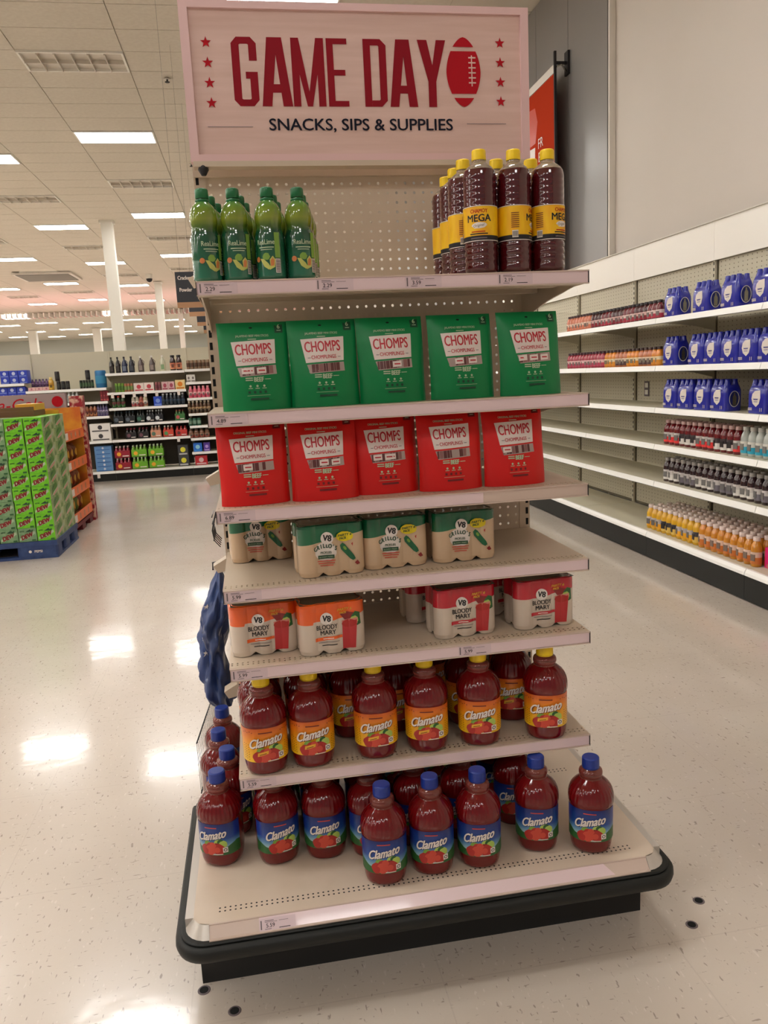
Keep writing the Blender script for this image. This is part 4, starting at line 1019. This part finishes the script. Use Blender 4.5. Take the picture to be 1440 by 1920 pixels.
# ---- black hanging aisle signs on the left
def aisle_sign(x, y, z0, z1, words, lb):
    t = thing('aisle_sign', lb, 'sign', (x, y, 0), 0, 'hanging aisle signs')
    ob('board', MB().box(0, .6, 0, .02, z0+.085, z1, M['chalk']), t)
    ob('wood_strip', MB().box(0, .6, -.004, .024, z0+.03, z0+.083, M['wood']), t)
    for xx in (.05, .55): ob('hanger_rod', MB().tube([(xx, .01, z1), (xx, .01, HC)], .001, M['wire']), t)
    a = Art()
    for k, w_ in enumerate(words): a.txt(w_, .095, z1-.075-.115*k, .036, M['labelwhite'], bold=.02, w=.14 if len(w_) > 7 else .12)
    if words: ob('lettering', a.lay(MB(), lambda u, v, o: (u, -o, v), .0006, .0003), t)
aisle_sign(-.997, 6.0, 2.19, 2.566, ['Crackers', 'Powder'], 'black aisle sign lettered Crackers, nearest of the hanging row')
aisle_sign(-1.017, 8.0, 2.262, 2.60, [], 'second black aisle sign in the hanging row')
aisle_sign(-1.043, 10.0, 2.278, 2.60, [], 'third black aisle sign in the hanging row')
aisle_sign(-1.056, 12.0, 2.286, 2.60, [], 'farthest black aisle sign in the hanging row')

# ================================================================ LEFT FAR SHELVING
YF = 10.70
def X_(px, py): return -4.0877+.00794*px-.0011*(py-700)
M['shadowpanel'] = mat('painted_shade', (70, 64, 54), .7)
def far_unit(x0, x1, zs, lb, dark=True):
    t = thing('shelving_unit', lb, 'shelving', (x0, YF, 0), 0, 'far wall shelving units'); w_ = x1-x0
    ob('back_panel', MB().box(.004, w_-.004, .45, .47, .16, 2.045, M['beige_bg']), t)
    if dark: ob('shade_liner', MB().box(.01, w_-.01, .440, .449, .16, zs[1]-.03, M['shadowpanel']), t)  # dark sheet over the beige back paints in the shelf shade
    ob('upright', MB().box(.001, .022, .43, .4895, .16, 2.045, M['beige_bg']), t)
    ob('kick_plate', MB().box(.001, w_-.001, .01, .44, 0, .125, M['black']), t)
    d = ob('base_deck', MB().box(.001, w_-.001, -.0, .44, .1255, .155, M['beige_bg']), t); ob('price_rail', MB().box(.002, w_-.002, -.012, -.0005, .118, .157, M['white_rail']), d)
    for z in zs:
        s_ = ob('shelf', MB().box(.003, w_-.003, .0, .438, z-.02, z, M['beige_bg']), t)
        ob('price_rail', MB().box(.003, w_-.003, -.012, -.0005, z-.036, z+.003, M['white_rail']), s_)
        for xx in (.004, w_-.008): ob('bracket', MB().prism([(.0, z-.0205), (.438, z-.0205), (.438, z-.13), (.2, z-.08)], xx, xx+.004, M['beige_bg'], 'x'), s_)
    return t
SA, SB, SCc, SDd = [1.595, 1.345, 1.1, .85, .5], [1.47, 1.26, 1.03, .642], [1.682, 1.385, 1.142, .892, .642], [1.69, 1.489, 1.238, .993, .797, .599, .375]
far_unit(-6.17, -4.96, SB, 'far shelving unit at the left frame edge'); far_unit(-4.96, -3.755, SA, 'far shelving unit holding the blue cases')
far_unit(-3.755, -2.555, SB, 'far shelving unit behind the green carton stack'); far_unit(-2.555, -1.345, SCc, 'far shelving unit with dark jugs on top')
far_unit(-1.345, -.13, SDd, 'far shelving unit partly hidden by the display stand'); far_unit(-.13, 1.08, SDd, 'far shelving unit wholly behind the display stand')
def jug(h, bc, cc, lc=None):
    b = MB(); m = mat('jug_plastic', bc, .2, coat=.5); R = h*.18
    b.lathe([(0, R*.9), (h*.03, R), (h*.45, R), (h*.65, R*.8), (h*.8, R*.35), (h*.88, R*.3)], m, 14, shape=lambda a, z: 1-.25*abs(sin(a)))
    b.tube([(R*.5, 0, h*.78), (R*1.1, 0, h*.66), (R*.98, 0, h*.42)], R*.12, m, 6)
    p = [('body', b.mesh('body')), ('cap', MB().lathe([(h*.885, R*.36), (h, R*.36)], mat('jug_cap', cc, .4), 12).mesh('cap'))]
    if lc: p.append(('label', MB().box(-R*.6, R*.5, -R*.83, -R*.72, h*.12, h*.42, mat('jug_label', lc, .4)).mesh('label')))
    return p
def canm(h, R, c1, c2):
    return [('body', MB().lathe([(0, R*.9), (h*.05, R), (h*.93, R), (h, R*.88)], mat('can_body', c1, .3, metal=.2), 12).mesh('body')), ('label', MB().lathe([(h*.25, R*1.02), (h*.7, R*1.02)], mat('can_band', c2, .4), 12, cap0=False, cap1=False).mesh('label'))]
def carton(w_, h, d, c1, c2, c3=None):
    p = [('box', MB().box(-w_/2, w_/2, 0, d, 0, h, mat('carton_card', c1, .45)).mesh('box'))]
    a = Art(); a.disc(0, h*.55, min(w_, h)*.26, mat('carton_mark', c2, .45), n=14); a.rect(-w_*.4, w_*.4, h*.08, h*.22, mat('carton_mark2', c3 or c2, .45))
    p.append(('front_print', a.lay(MB(), lambda u, v, o: (u, -o, v), .001, .0006).mesh('front_print'))); return p
def bunch(h, w_, c1, c2, cc, n=3):
    """carry pack of small bottles in a card sleeve"""
    d = .12; b = MB().box(-w_/2, w_/2, 0, d, 0, h*.62, mat('pack_card', c1, .45)); a = Art(); a.disc(-w_*.22, h*.33, h*.17, mat('pack_mark', c2, .45), n=14)
    a.rect(w_*.0, w_*.42, h*.12, h*.20, M['labelwhite']); a.rect(-w_*.48, w_*.48, .002, h*.07, mat('pack_low', tuple(int(v*.7) for v in c1), .45))
    a.lay(b, lambda u, v, o: (u, -o, v), .001, .0006)
    t = MB(); m = mat('pack_bottle', tuple(int(v*.8+20) for v in c1), .2, coat=.5); mc = mat('pack_cap', cc, .4)
    for i in range(n):
        for j in (0, 1):
            x = -w_/2+(i+.5)*w_/n; r = w_/n*.46; t.lathe([(h*.625, r), (h*.75, r*.8), (h*.86, r*.42)], m, 10, cx=x, cy=.03+j*.06); t.lathe([(h*.865, r*.5), (h, r*.48)], mc, 10, cx=x, cy=.03+j*.06)
    return [('sleeve', b.mesh('sleeve')), ('bottles', t.mesh('bottles'))]
def far_row(P, nm, cat, desc, where, z, px0, px1, py, n, grp=None, yo=.05, up=1, hh=0):
    x0, x1 = X_(px0, py), X_(px1, py)
    for u in range(up):
        for i in range(n):
            x = x0+(x1-x0)*(i+.5)/n
            q = '' if n == 1 else ', %s from left' % ORD[i]
            if up > 1: q += ', %s' % ('bottom one' if u == 0 else ('top one' if u == up-1 else '%s up' % ORD[u]))
            if q: q += ','
            t = inst(P, nm, '%s%s %s' % (desc, q, where), cat, (x, YF+yo, z+.0008+u*hh), 0, (grp or desc+'s') if n*up > 1 else None)
            wd = 2*max(abs(v.co.x) for p in P for v in p[1].vertices); sp = abs(x1-x0)/n
            if n > 1 and wd > sp*.97: t.scale = (sp*.97/wd, sp*.97/wd if wd < .12 else 1, 1)
T = 'on the far unit top shelf'
K_ = (30, 28, 30)
jd = jug(.25, K_, (20, 18, 18), (60, 54, 50)); far_row(jd, 'jug', 'jug', 'black jug with dark label', T, 1.682, 198, 222, 690, 2, yo=.08)
far_row(jug(.25, (40, 50, 80), K_, (110, 120, 140)), 'jug', 'jug', 'dark blue jug', T, 1.682, 222, 235, 690, 1, yo=.08)
far_row(jug(.25, (44, 48, 58), K_, (70, 74, 84)), 'jug', 'jug', 'slate grey jug', T, 1.682, 235, 249, 690, 1, yo=.08)
far_row(jug(.25, (90, 78, 76), (230, 225, 215), (150, 136, 130)), 'jug', 'jug', 'brownish jug with white cap', T, 1.682, 249, 292, 690, 2, yo=.09)
far_row(jug(.25, (206, 206, 180), (230, 225, 215), (130, 160, 120)), 'jug', 'jug', 'cream jug with green print', T, 1.682, 292, 312, 690, 1, yo=.09)
far_row(bg_bottle(.045, .24, (60, 32, 28), (24, 22, 22), (206, 120, 90), (226, 150, 110), neckf=.6), 'syrup_bottle', 'bottle', 'dark syrup bottle with orange label', T, 1.682, 316, 340, 690, 2)
far_row(canm(.14, .032, (150, 122, 96), (90, 60, 44)), 'drink_can', 'can', 'tan and brown can', T, 1.6905, 348, 402, 690, 7)
W2 = 'on the far unit second shelf'
far_row(canm(.14, .03, (120, 160, 60), (80, 120, 50)), 'drink_can', 'can', 'green tall can', W2, 1.385, 212, 230, 730, 3)
far_row(canm(.13, .03, (176, 110, 80), (120, 150, 80)), 'drink_can', 'can', 'orange and green can', W2, 1.385, 230, 247, 730, 3)
far_row(carton(.15, .13, .12, (236, 220, 210), (200, 70, 80)), 'drink_carton', 'carton', 'white carton with pink mark', W2, 1.385, 248, 287, 730, 2)
far_row(canm(.13, .03, (150, 90, 90), (120, 60, 70)), 'drink_can', 'can', 'dull rose can', W2, 1.385, 289, 301, 730, 2)
far_row(carton(.13, .13, .12, (220, 180, 180), (170, 70, 90)), 'drink_carton', 'carton', 'pale pink carton', W2, 1.385, 302, 327, 730, 2)
far_row(carton(.15, .15, .12, (240, 214, 150), (226, 130, 30)), 'drink_carton', 'carton', 'cream carton with orange mark', W2, 1.385, 328, 348, 730, 1)
W3 = 'on the far unit third shelf'
far_row(bg_bottle(.036, .19, (50, 70, 44), (200, 70, 60), (120, 60, 60), (60, 120, 60)), 'drink_bottle', 'bottle', 'dark green bottle with red cap', W3, 1.142, 208, 233, 760, 3)
far_row(bg_bottle(.036, .19, (190, 180, 160), K_, (230, 220, 210), (180, 60, 70)), 'drink_bottle', 'bottle', 'pale bottle with red base', W3, 1.142, 245, 260, 760, 2)
far_row(bg_bottle(.036, .19, (150, 70, 54), K_, (190, 110, 90), (120, 40, 40)), 'drink_bottle', 'bottle', 'rust-red bottle', W3, 1.142, 260, 268, 760, 1)
far_row(bg_bottle(.036, .19, (200, 190, 160), (226, 220, 210), (230, 220, 210), (160, 100, 70)), 'drink_bottle', 'bottle', 'cream bottle with tan base', W3, 1.142, 268, 276, 760, 1)
far_row(carton(.13, .15, .12, (40, 80, 200), (130, 160, 230)), 'drink_carton', 'carton', 'bright blue carton', W3, 1.142, 289, 303, 760, 1)
far_row(bg_bottle(.033, .19, (36, 44, 54), (210, 214, 220), (60, 80, 100), (40, 50, 60)), 'drink_bottle', 'bottle', 'dark blue bottle with silver cap', W3, 1.142, 303, 349, 760, 6)
W4 = 'on the far unit fourth shelf'
far_row(bunch(.19, .15, (28, 32, 36), (90, 100, 110), (40, 60, 70)), 'bottle_pack', 'drink pack', 'black multipack with grey mark', W4, .892, 210, 254, 792, 2)
far_row(bunch(.19, .12, (30, 44, 40), (60, 110, 90), (30, 40, 40)), 'bottle_pack', 'drink pack', 'black and green multipack', W4, .892, 256, 272, 792, 1)
far_row(bunch(.19, .12, (32, 34, 40), (210, 215, 220), (220, 225, 230)), 'bottle_pack', 'drink pack', 'black multipack with silver caps', W4, .892, 274, 308, 792, 2)
far_row(bunch(.17, .15, (60, 120, 60), (190, 90, 90), (150, 90, 70)), 'bottle_pack', 'drink pack', 'green multipack with red mark', W4, .892, 330, 351, 792, 1)
W5 = 'on the far unit fifth shelf'
far_row(bunch(.17, .16, (34, 30, 32), (110, 70, 80), (150, 60, 80)), 'bottle_pack', 'drink pack', 'black multipack with rose caps', W5, .642, 234, 282, 822, 2)
far_row(bunch(.19, .16, (214, 150, 120), (90, 120, 100), (236, 230, 220)), 'bottle_pack', 'drink pack', 'peach multipack with white caps', W5, .642, 283, 306, 822, 1)
far_row(bunch(.18, .16, (206, 70, 50), (90, 150, 90), (236, 236, 226)), 'bottle_pack', 'drink pack', 'orange-red multipack with green mark', W5, .642, 307, 331, 822, 1)
far_row(bunch(.16, .18, (200, 56, 50), (120, 60, 60), (190, 60, 60)), 'bottle_pack', 'drink pack', 'red multipack', W5, .642, 332, 357, 822, 1)
W6 = 'on the far unit base deck'
far_row(carton(.26, .066, .2, (96, 140, 190), (206, 210, 220), (40, 90, 160)), 'water_case', 'case', 'flat blue and white case', W6, .157, 177, 214, 870, 1, up=6, hh=.0665)
far_row(bunch(.19, .235, (150, 26, 46), (236, 170, 50), (216, 190, 190), 4), 'bottle_pack', 'drink pack', 'dark red multipack', W6, .157, 216, 248, 870, 1, up=2, hh=.192)
far_row(bunch(.19, .235, (110, 176, 40), (240, 176, 50), (200, 220, 180), 4), 'bottle_pack', 'drink pack', 'lime green multipack', W6, .157, 248, 314, 870, 2, up=2, hh=.192)
far_row(carton(.16, .17, .16, (60, 62, 64), (226, 220, 60), (190, 190, 190)), 'charcoal_bag', 'bag', 'dark grey bag with yellow mark', W6, .157, 340, 362, 870, 1, up=2, hh=.172)
# unit B
V1 = 'on the second far unit top shelf'
far_row(carton(.10, .055, .14, (226, 180, 176), (190, 120, 130)), 'snack_carton', 'carton', 'low pink carton', V1, 1.47, 49, 90, 728, 3)
far_row(bg_bottle(.03, .12, (96, 70, 110), (70, 50, 90), (150, 120, 160), (90, 60, 100)), 'small_bottle', 'bottle', 'small purple bottle', 'standing behind the pink cartons', 1.53, 51, 90, 728, 6, yo=.22)
far_row(bg_bottle(.04, .20, (206, 160, 60), (230, 200, 120), (190, 140, 40), (210, 170, 60)), 'oil_bottle', 'bottle', 'golden yellow bottle', V1, 1.47, 89, 98, 728, 1)
far_row(canm(.13, .036, K_, (54, 56, 54)), 'drink_can', 'can', 'black can', V1, 1.47, 103, 128, 728, 3)
far_row(canm(.15, .036, K_, (44, 44, 44)), 'drink_can', 'can', 'black can stacked upright on the leftmost black can', V1, 1.602, 102, 110, 728, 1)
far_row(canm(.13, .036, (32, 40, 34), (60, 90, 60)), 'drink_can', 'can', 'black and green can', V1, 1.47, 146, 173, 728, 5)
far_row(canm(.15, .036, K_, (44, 44, 44)), 'drink_can', 'can', 'black can stacked above the black and green cans', V1, 1.602, 159, 167, 728, 1)
far_row(canm(.27, .085, (40, 110, 160), (60, 140, 180)), 'drink_tub', 'tub', 'large blue drum', V1, 1.47, 174, 197, 728, 1, yo=.12)
far_row(carton(.06, .10, .12, (236, 230, 222), (120, 110, 110)), 'snack_carton', 'carton', 'small white carton', 'under the second far unit top shelf', 1.26, 51, 76, 750, 3)
far_row(bg_bottle(.032, .17, (170, 170, 166), (214, 212, 208), (190, 190, 186)), 'drink_bottle', 'bottle', 'silver-topped bottle', 'behind the cola display', 1.26, 80, 146, 755, 9)
far_row(carton(.038, .16, .12, (130, 34, 44), (200, 90, 90)), 'snack_carton', 'carton', 'narrow dark red carton', 'on the second far unit', 1.26, 185, 201, 750, 3)
far_row(bg_bottle(.033, .19, (150, 90, 60), K_, (120, 60, 50), (190, 130, 90)), 'drink_bottle', 'bottle', 'brown bottle', 'on the second far unit third shelf', 1.03, 158, 180, 776, 3)
far_row(bg_bottle(.033, .19, (90, 80, 120), (60, 60, 80), (170, 160, 190), (100, 90, 130)), 'drink_bottle', 'bottle', 'violet bottle', 'on the second far unit third shelf', 1.03, 180, 201, 776, 4)
far_row(carton(.31, .135, .2, (232, 228, 222), (60, 58, 60), (90, 86, 86)), 'white_case', 'case', 'white case with black print', 'on the second far unit fourth shelf', .642, 165, 209, 815, 1, up=2, hh=.137)
# unit A: blue cases
bc = carton(.125, .100, .2, (40, 62, 178), (190, 200, 230), (120, 140, 210))
far_row(bc, 'blue_case', 'case', 'blue beer case', 'on the upper shelf at far left', 1.595, -2, 48, 705, 3, up=2, hh=.1005)
far_row(bc, 'blue_case', 'case', 'blue beer case', 'on the lower shelf at far left', 1.345, -4, 46, 737, 3, up=2, hh=.1005)
# unit D
U = 'beside the display stand upright'
far_row(carton(.08, .12, .1, (226, 222, 214), (120, 110, 104)), 'snack_carton', 'carton', 'white and grey carton', U, 1.489, 349, 366, 712, 2)
far_row(bg_bottle(.038, .19, (226, 110, 130), (236, 160, 170), (240, 190, 190), (220, 80, 110)), 'drink_bottle', 'bottle', 'pink bottle', U, 1.238, 355, 397, 742, 5)
far_row(bg_bottle(.038, .20, (96, 66, 44), (226, 214, 190), (190, 160, 120), (60, 44, 36)), 'drink_bottle', 'bottle', 'brown and cream coffee bottle', U, .993, 354, 400, 770, 6)
far_row(canm(.12, .04, (40, 90, 70), (120, 150, 130)), 'drink_can', 'can', 'green tub', U, .797, 356, 382, 795, 3)
far_row(bg_bottle(.04, .15, (120, 80, 60), (90, 70, 60), (150, 120, 100), (170, 80, 70)), 'drink_bottle', 'bottle', 'squat brown bottle', U, .599, 358, 400, 818, 4)
far_row(carton(.135, .14, .14, (30, 110, 210), (150, 210, 230), (60, 150, 230)), 'snack_carton', 'carton', 'bright blue box', U, .375, 365, 389, 842, 1)
far_row(carton(.10, .14, .14, (90, 60, 160), (190, 160, 220)), 'snack_carton', 'carton', 'purple box', U, .375, 388, 402, 842, 1)
far_row(carton(.19, .15, .14, (196, 40, 50), (226, 190, 190)), 'snack_carton', 'carton', 'red box', 'low down beside the display stand', .157, 370, 400, 865, 1)
# hanging paper tabs
for i, (px, py, z) in enumerate(((209, 744, 1.33), (229, 742, 1.33), (250, 740, 1.33), (271, 739, 1.33), (293, 737, 1.33), (335, 733, 1.33), (187, 893, .09), (339, 825, .59))):
    o = ob('shelf_tag', MB().box(-.022, .022, -.006, -.004, -.032, .032, M['labelwhite']), None, (X_(px, py), YF-.012, z)); tag(o, 'small white tag on a far shelf edge, %s of those hanging there' % ORD[i], 'tag', 'white shelf tags')

# ================================================================ LEFT FLOOR DISPLAYS
PX, PY = -2.165, 5.0
t = thing('blue_pallet', 'blue plastic pallet under the green carton stack', 'pallet', (0, 0, 0))
M['palblue'] = noise_mat('pallet_blue', (38, 58, 104), (52, 74, 120), 14, .5)
ob('top_deck', MB().box(PX-1.25, PX+.01, PY-.01, PY+.86, .110, .158, M['palblue']), t)
for xx in (PX-1.25, PX-.78, PX-.34):
    for yy in (PY-.01, PY+.31, PY+.66):
        ob('block', MB().prism(rrect(xx, xx+.35 if xx > PX-.5 else xx+.2, yy, yy+.20, .04, 3), .0225, .1095, M['palblue']), t)
ob('bottom_board', MB().box(PX-1.25, PX+.008, PY-.008, PY+.06, 0, .022, M['palblue']).box(PX-1.25, PX+.008, PY+.80, PY+.86, 0, .022, M['palblue']).box(PX-.06, PX+.008, PY+.0605, PY+.7995, 0, .022, M['palblue']), t)
a = Art(); a.txt('PEPSI', -.155+PX, .058, .022, M['labelwhite'], bold=.02); a.disc(-.225+PX, .069, .013, M['labelwhite'], n=12)
ob('lettering', a.lay(MB(), lambda u, v, o: (u, PY-.0105-o, v), .0006, .0003), t)
M['dew'] = noise_mat('carton_bright_green', (120, 206, 20), (96, 186, 16), 20, .38, coat=.3); M['dewpale'] = noise_mat('carton_pale_green', (128, 160, 116), (104, 146, 96), 20, .38, coat=.3)
M['dewside'] = noise_mat('carton_side_green', (168, 180, 128), (78, 130, 40), 7, .4, detail=4, lo=.42, hi=.58)
bw, bh, bd = .150, .1205, .41
def dewbox(m, ms):
    b = MB(); b.box(-bw, 0, 0, bd, 0, bh, m); b.quad((.0004, 0, 0), (.0004, bd, 0), (.0004, bd, bh), (.0004, 0, bh), ms)
    a = Art(); a.poly([(-.145, .012), (-.06, .035), (-.01, .072), (-.012, .094), (-.08, .06), (-.14, .035)], M['palegreen'])
    for dx, mm in ((.0025, 'palegreen'), (0, 'tomato2')): a.txt('DEW', -.072+dx, .036-dx, .036, M[mm], w=.108, rot=.34, bold=.05, shear=.3)
    a.txt('MTN', -.118, .090, .012, M['dgreen'], w=.035, bold=.03, rot=.1); a.poly([(-.09, .088), (-.05, .112), (-.04, .098), (-.02, .110), (-.03, .090)], M['dgreen']); a.rect(-.04, -.008, .006, .020, M['leaf'])
    s_ = Art(); s_.poly([(.03, .02), (.16, .06), (.36, .10), (.36, .07), (.2, .03)], M['palegreen']); s_.poly([(.05, .07), (.12, .105), (.20, .11), (.12, .085)], M['leaf'])
    s_.poly([(.10, .035), (.30, .075), (.28, .055), (.12, .02)], M['glassred2'])
    return [('box', b.mesh('box')), ('front_print', a.lay(MB(), lambda u, v, o: (u, -o, v), .0008, .0004).mesh('front_print')), ('side_print', s_.lay(MB(), lambda u, v, o: (.0004+o, u, v), .0008, .0004).mesh('side_print'))]
DB, DP = dewbox(M['dew'], M['dewside']), dewbox(M['dewpale'], M['dewside'])
rd = random.Random(5)
for c in range(5):
    for r in range(9):
        for dd in range(2 if c == 0 else 1):
            x = PX-c*.158-.004*(r % 2)*(c > 0); 
            P_k = DB if c < 2 and not (c == 1 and r < 1) else DP
            lb = '%s green soda carton, %s layer up, %s column from right%s' % ('bright' if P_k is DB else 'pale', ORD[r], ORD[c], '' if dd == 0 else ', behind the corner one')
            inst(P_k, 'soda_carton', lb, 'carton', (x-.001, PY+dd*.412+.004+rd.uniform(0, .006), .159+r*.1212), 0, 'green soda cartons on the pallet')
# snack display with orange price strips
t = thing('snack_display', 'orange cardboard snack display with three open shelves behind the green cartons', 'display', (0, 0, 0))
M['cardor'] = noise_mat('display_orange', (206, 104, 30), (226, 160, 40), 5, .5, detail=4); M['cardbr'] = mat('display_brown', (112, 74, 44), .6); M['striporange'] = mat('strip_orange', (236, 112, 40), .4)
y0, y1 = 5.90, 6.90
ob('side_panel', MB().box(-3.0, -2.215, y0, y0+.02, .10, 1.28, M['cardor']), t); ob('side_panel', MB().box(-3.0, -2.215, y1-.02, y1, .10, 1.28, M['cardor']), t)
ob('back_panel', MB().box(-3.02, -3.0, y0, y1, .10, 1.28, M['cardbr']), t); ob('top_edge', MB().box(-3.0, -2.215, y0-.006, y0-.001, 1.20, 1.285, M['gold']), t)
for z in (.16, .43, .70, 1.0):
    s_ = ob('shelf', MB().box(-2.99, -2.215, y0+.021, y1-.021, z-.01, z, M['cardbr']), t); s2 = MB().box(-2.213, -2.205, y0, y1, z-.045, z+.055, M['striporange'])
    a = Art(); a.rect(.10, .22, z-.03, z+.04, M['labelwhite'])
    for k in range(3): a.rect(.34+k*.2, .40+k*.2, z-.025, z+.035, M['peach'])
    ob('price_strip', a.lay(s2, lambda u, v, o: (-2.205+o, y0+u, v), .0008, .0004), s_)
ob('art_panel', MB().box(-2.55, -2.214, y0-.014, y0-.007, .16, 1.20, M['gold']), t)
t2 = thing('red_pallet', 'dark red base under the snack display', 'pallet', (0, 0, 0))
ob('top_deck', MB().box(-3.02, -2.21, y0-.02, y1+.02, .06, .098, mat('pallet_red', (110, 20, 28), .5)), t2)
for yy in (y0-.02, y0+.44, y1-.16): ob('block', MB().box(-3.02, -2.212, yy, yy+.16, 0, .0595, mat('pallet_red_block', (96, 16, 24), .5)), t2)
for k, z in enumerate((.16, .43, .70)):
    for i in range(5):
        c = [(150, 80, 30), (120, 60, 24), (176, 120, 40), (110, 130, 50), (150, 60, 30)][(i+k) % 5]
        b = MB(); m = mat('snack_bag_film', c, .32, coat=.1)
        b.grid(lambda u, v: (.055*(1-u*u)*(1-(2*v-1)**4)*.9, u*.085, v*.19), [k_/5 for k_ in range(-5, 6)], [k_/8 for k_ in range(9)], m)
        b.grid(lambda u, v: (-.01, u*.085, v*.19), [-1, 1], [0, 1], m, flip=True)
        a = Art(); a.disc(0, .10, .04, M['gold'], n=12); a.lay(b, lambda u, v, o: (.055*(1-(u/.085)**2)*(1-(2*v/.19-1)**4)*.9+o, u, v), .003, .0003, du=.02, dv=.02)
        tag(ob('snack_bag', b, None, (-2.33, y0+.13+i*.185, z+.001), 0), 'shiny snack bag, %s from the front on the %s shelf of the orange display' % (ORD[i], ['lowest', 'middle', 'upper'][k]), 'bag', 'snack bags in the orange display')
# cola display
t = thing('cola_display', 'grey and red cola display board with a spotted side strip behind the snack display', 'display', (0, 0, 0))
M['colagrey'] = mat('display_grey', (158, 140, 138), .5); M['colared'] = noise_mat('display_spotted', (150, 26, 40), (216, 176, 150), 18, .5, detail=2, lo=.45, hi=.6)
ob('body', MB().box(-3.95, -2.62, 7.0, 7.9, 0, 1.22, M['cardbr']), t); ob('header_board', MB().box(-3.70, -2.36, 6.93, 6.99, 1.12, 1.44, M['colagrey']), t)
ob('side_strip', MB().box(-2.33, -2.19, 6.935, 7.06, 0, 1.40, M['colared']), t)
a = Art(); a.txt('Coca-Cola', -2.98, 1.28, .12, M['signred2'], w=.75, shear=.3); a.rect(-3.62, -3.42, 1.27, 1.43, M['signred2']); a.disc(-2.45, 1.35, .06, M['signred2'])
ob('lettering', a.lay(MB(), lambda u, v, o: (u, 6.929-o, v), .001, .0005), t)
# green sign at frame left
t = thing('green_soda_sign', 'green display board with white lettering at the left frame edge', 'sign', (0, 0, 0))
ob('board', MB().box(-4.6, -3.72, 8.3, 8.34, 1.05, 1.36, M['packgreen']), t); ob('post', MB().box(-4.3, -4.2, 8.341, 8.40, 0, 1.36, M['kick']), t)
a = Art(); a.txt('Sprite', -4.12, 1.20, .15, M['labelwhite'], bold=.03, shear=.2)
ob('lettering', a.lay(MB(), lambda u, v, o: (u, 8.299-o, v), .001, .0005), t)
# brown tray on top of the carton stack
o = ob('cardboard_tray', MB().box(-3.6, -2.33, 5.44, 5.86, 1.2515, 1.30, M['cardbr']).box(-3.6, -2.33, 5.44, 5.46, 1.301, 1.335, M['cardbr']).box(-2.50, -2.33, 5.50, 5.86, 1.301, 1.36, M['gold']), None)
tag(o, 'brown cardboard tray with an orange end on top of the green carton stack', 'tray')

# ================================================================ LEFT SIDE OF THE STAND
# wire fence
t = thing('wire_fence', 'low grey wire divider standing on the left side deck', 'wire divider', (-.598, .02, 0))
wf = lambda s_, z: (.045*s_, .50*s_, z)
for z in (.236, .40): ob('rail', MB().tube([wf(0, z+.006), wf(1, z+.006)], .0022, M['wire'], 6), t)
mbw = MB()
for k in range(26): mbw.tube([wf(k/25, .243), wf(k/25, .404)], .0008, M['chrome'], 4)
ob('wire', mbw, t)
# blue bag
M['bagblue'] = noise_mat('blue_bag_fabric', (38, 58, 108), (62, 84, 136), 9, .42, detail=3, coat=.15)
rd = random.Random(8)
def bagfn(u, v):
    a = u*2*pi; zz = v
    prof2 = [(0, .055), (.12, .075), (.3, .062), (.42, .058), (.55, .070), (.68, .074), (.74, .060), (.9, .030), (1, .006)]
    r = prof_r([(p, q) for p, q in prof2], v); fold = 1+.20*sin(3*a+12*v)+.12*sin(7*a-15*v)+.09*sin(13*a+22*v)+.05*sin(17*a-40*v)
    cxx = -.012*sin(pi*v*1.3)-.010*sin(5*v)
    return (cxx+r*fold*cos(a)*.66, r*fold*sin(a)*1.5, v*.46)
b = MB().grid(bagfn, [k/40 for k in range(41)], [k/36 for k in range(37)], M['bagblue'])
t = thing('blue_bag', 'crumpled dark blue bag hanging at the left side of the stand', 'bag', (-.522, .31, .415))
ob('bag_body', b, t); ob('hanger_hook', MB().tube([(.0, 0, .455), (.0, 0, .48), (.035, -.01, .485), (.045, -.02, .485)], .003, M['wire']), t)
a = Art()
for u0, v0, r_ in ((.60, .53, .012), (.585, .47, .010), (.64, .38, .012), (.62, .70, .009)): a.star(u0*.4, v0*.5, r_, M['labelwhite'])
ob('print', a.lay(MB(), lambda u, v, o: tuple(Vector(bagfn(u/.4, v/.46))+Vector((cos(u/.4*2*pi), sin(u/.4*2*pi), 0))*(.004+o)), .0002, .0002, du=.01, dv=.01), t)
# dark wire rack
t = thing('wire_basket', 'small dark wire basket hooked on the left of the fourth shelf', 'basket', (-.478, .05, 1.0))
mbw = MB()
for k in range(5): mbw.tube([(0, .03*k, .0), (-.016, .03*k, .02), (-.02, .03*k, .05), (-.012, .03*k, .085), (0, .03*k, .095)], .0016, M['wire'], 5)
for zz in (.02, .045, .07, .09): mbw.tube([(-.018, 0, zz), (-.018, .12, zz)], .0014, M['wire'], 5)
ob('wire', mbw, t)
# floor anchor holes
fc_ = MB().lathe([(.0002, .016), (.0014, .015), (.0016, .0125), (.0008, .011)], M['greyink'], 20).mesh('rim'); fh = MB().lathe([(.0004, .0108), (.0017, .0108)], M['slot'], 16).mesh('plug')
for x, y, n in ((-.583, -.502-.0, 'dark floor socket just below the left corner of the stand base'), (-.507, -.585, 'dark floor socket left, the one nearest the viewer'), (.76, -.481, 'dark floor socket right of the base, the farther of two'), (.69, -.563, 'dark floor socket right of the base with a pale ring, the nearer of two')):
    t = thing('floor_socket', n, 'floor socket', (x, y, .0002)); ob('rim', fc_, t); ob('plug', fh, t)
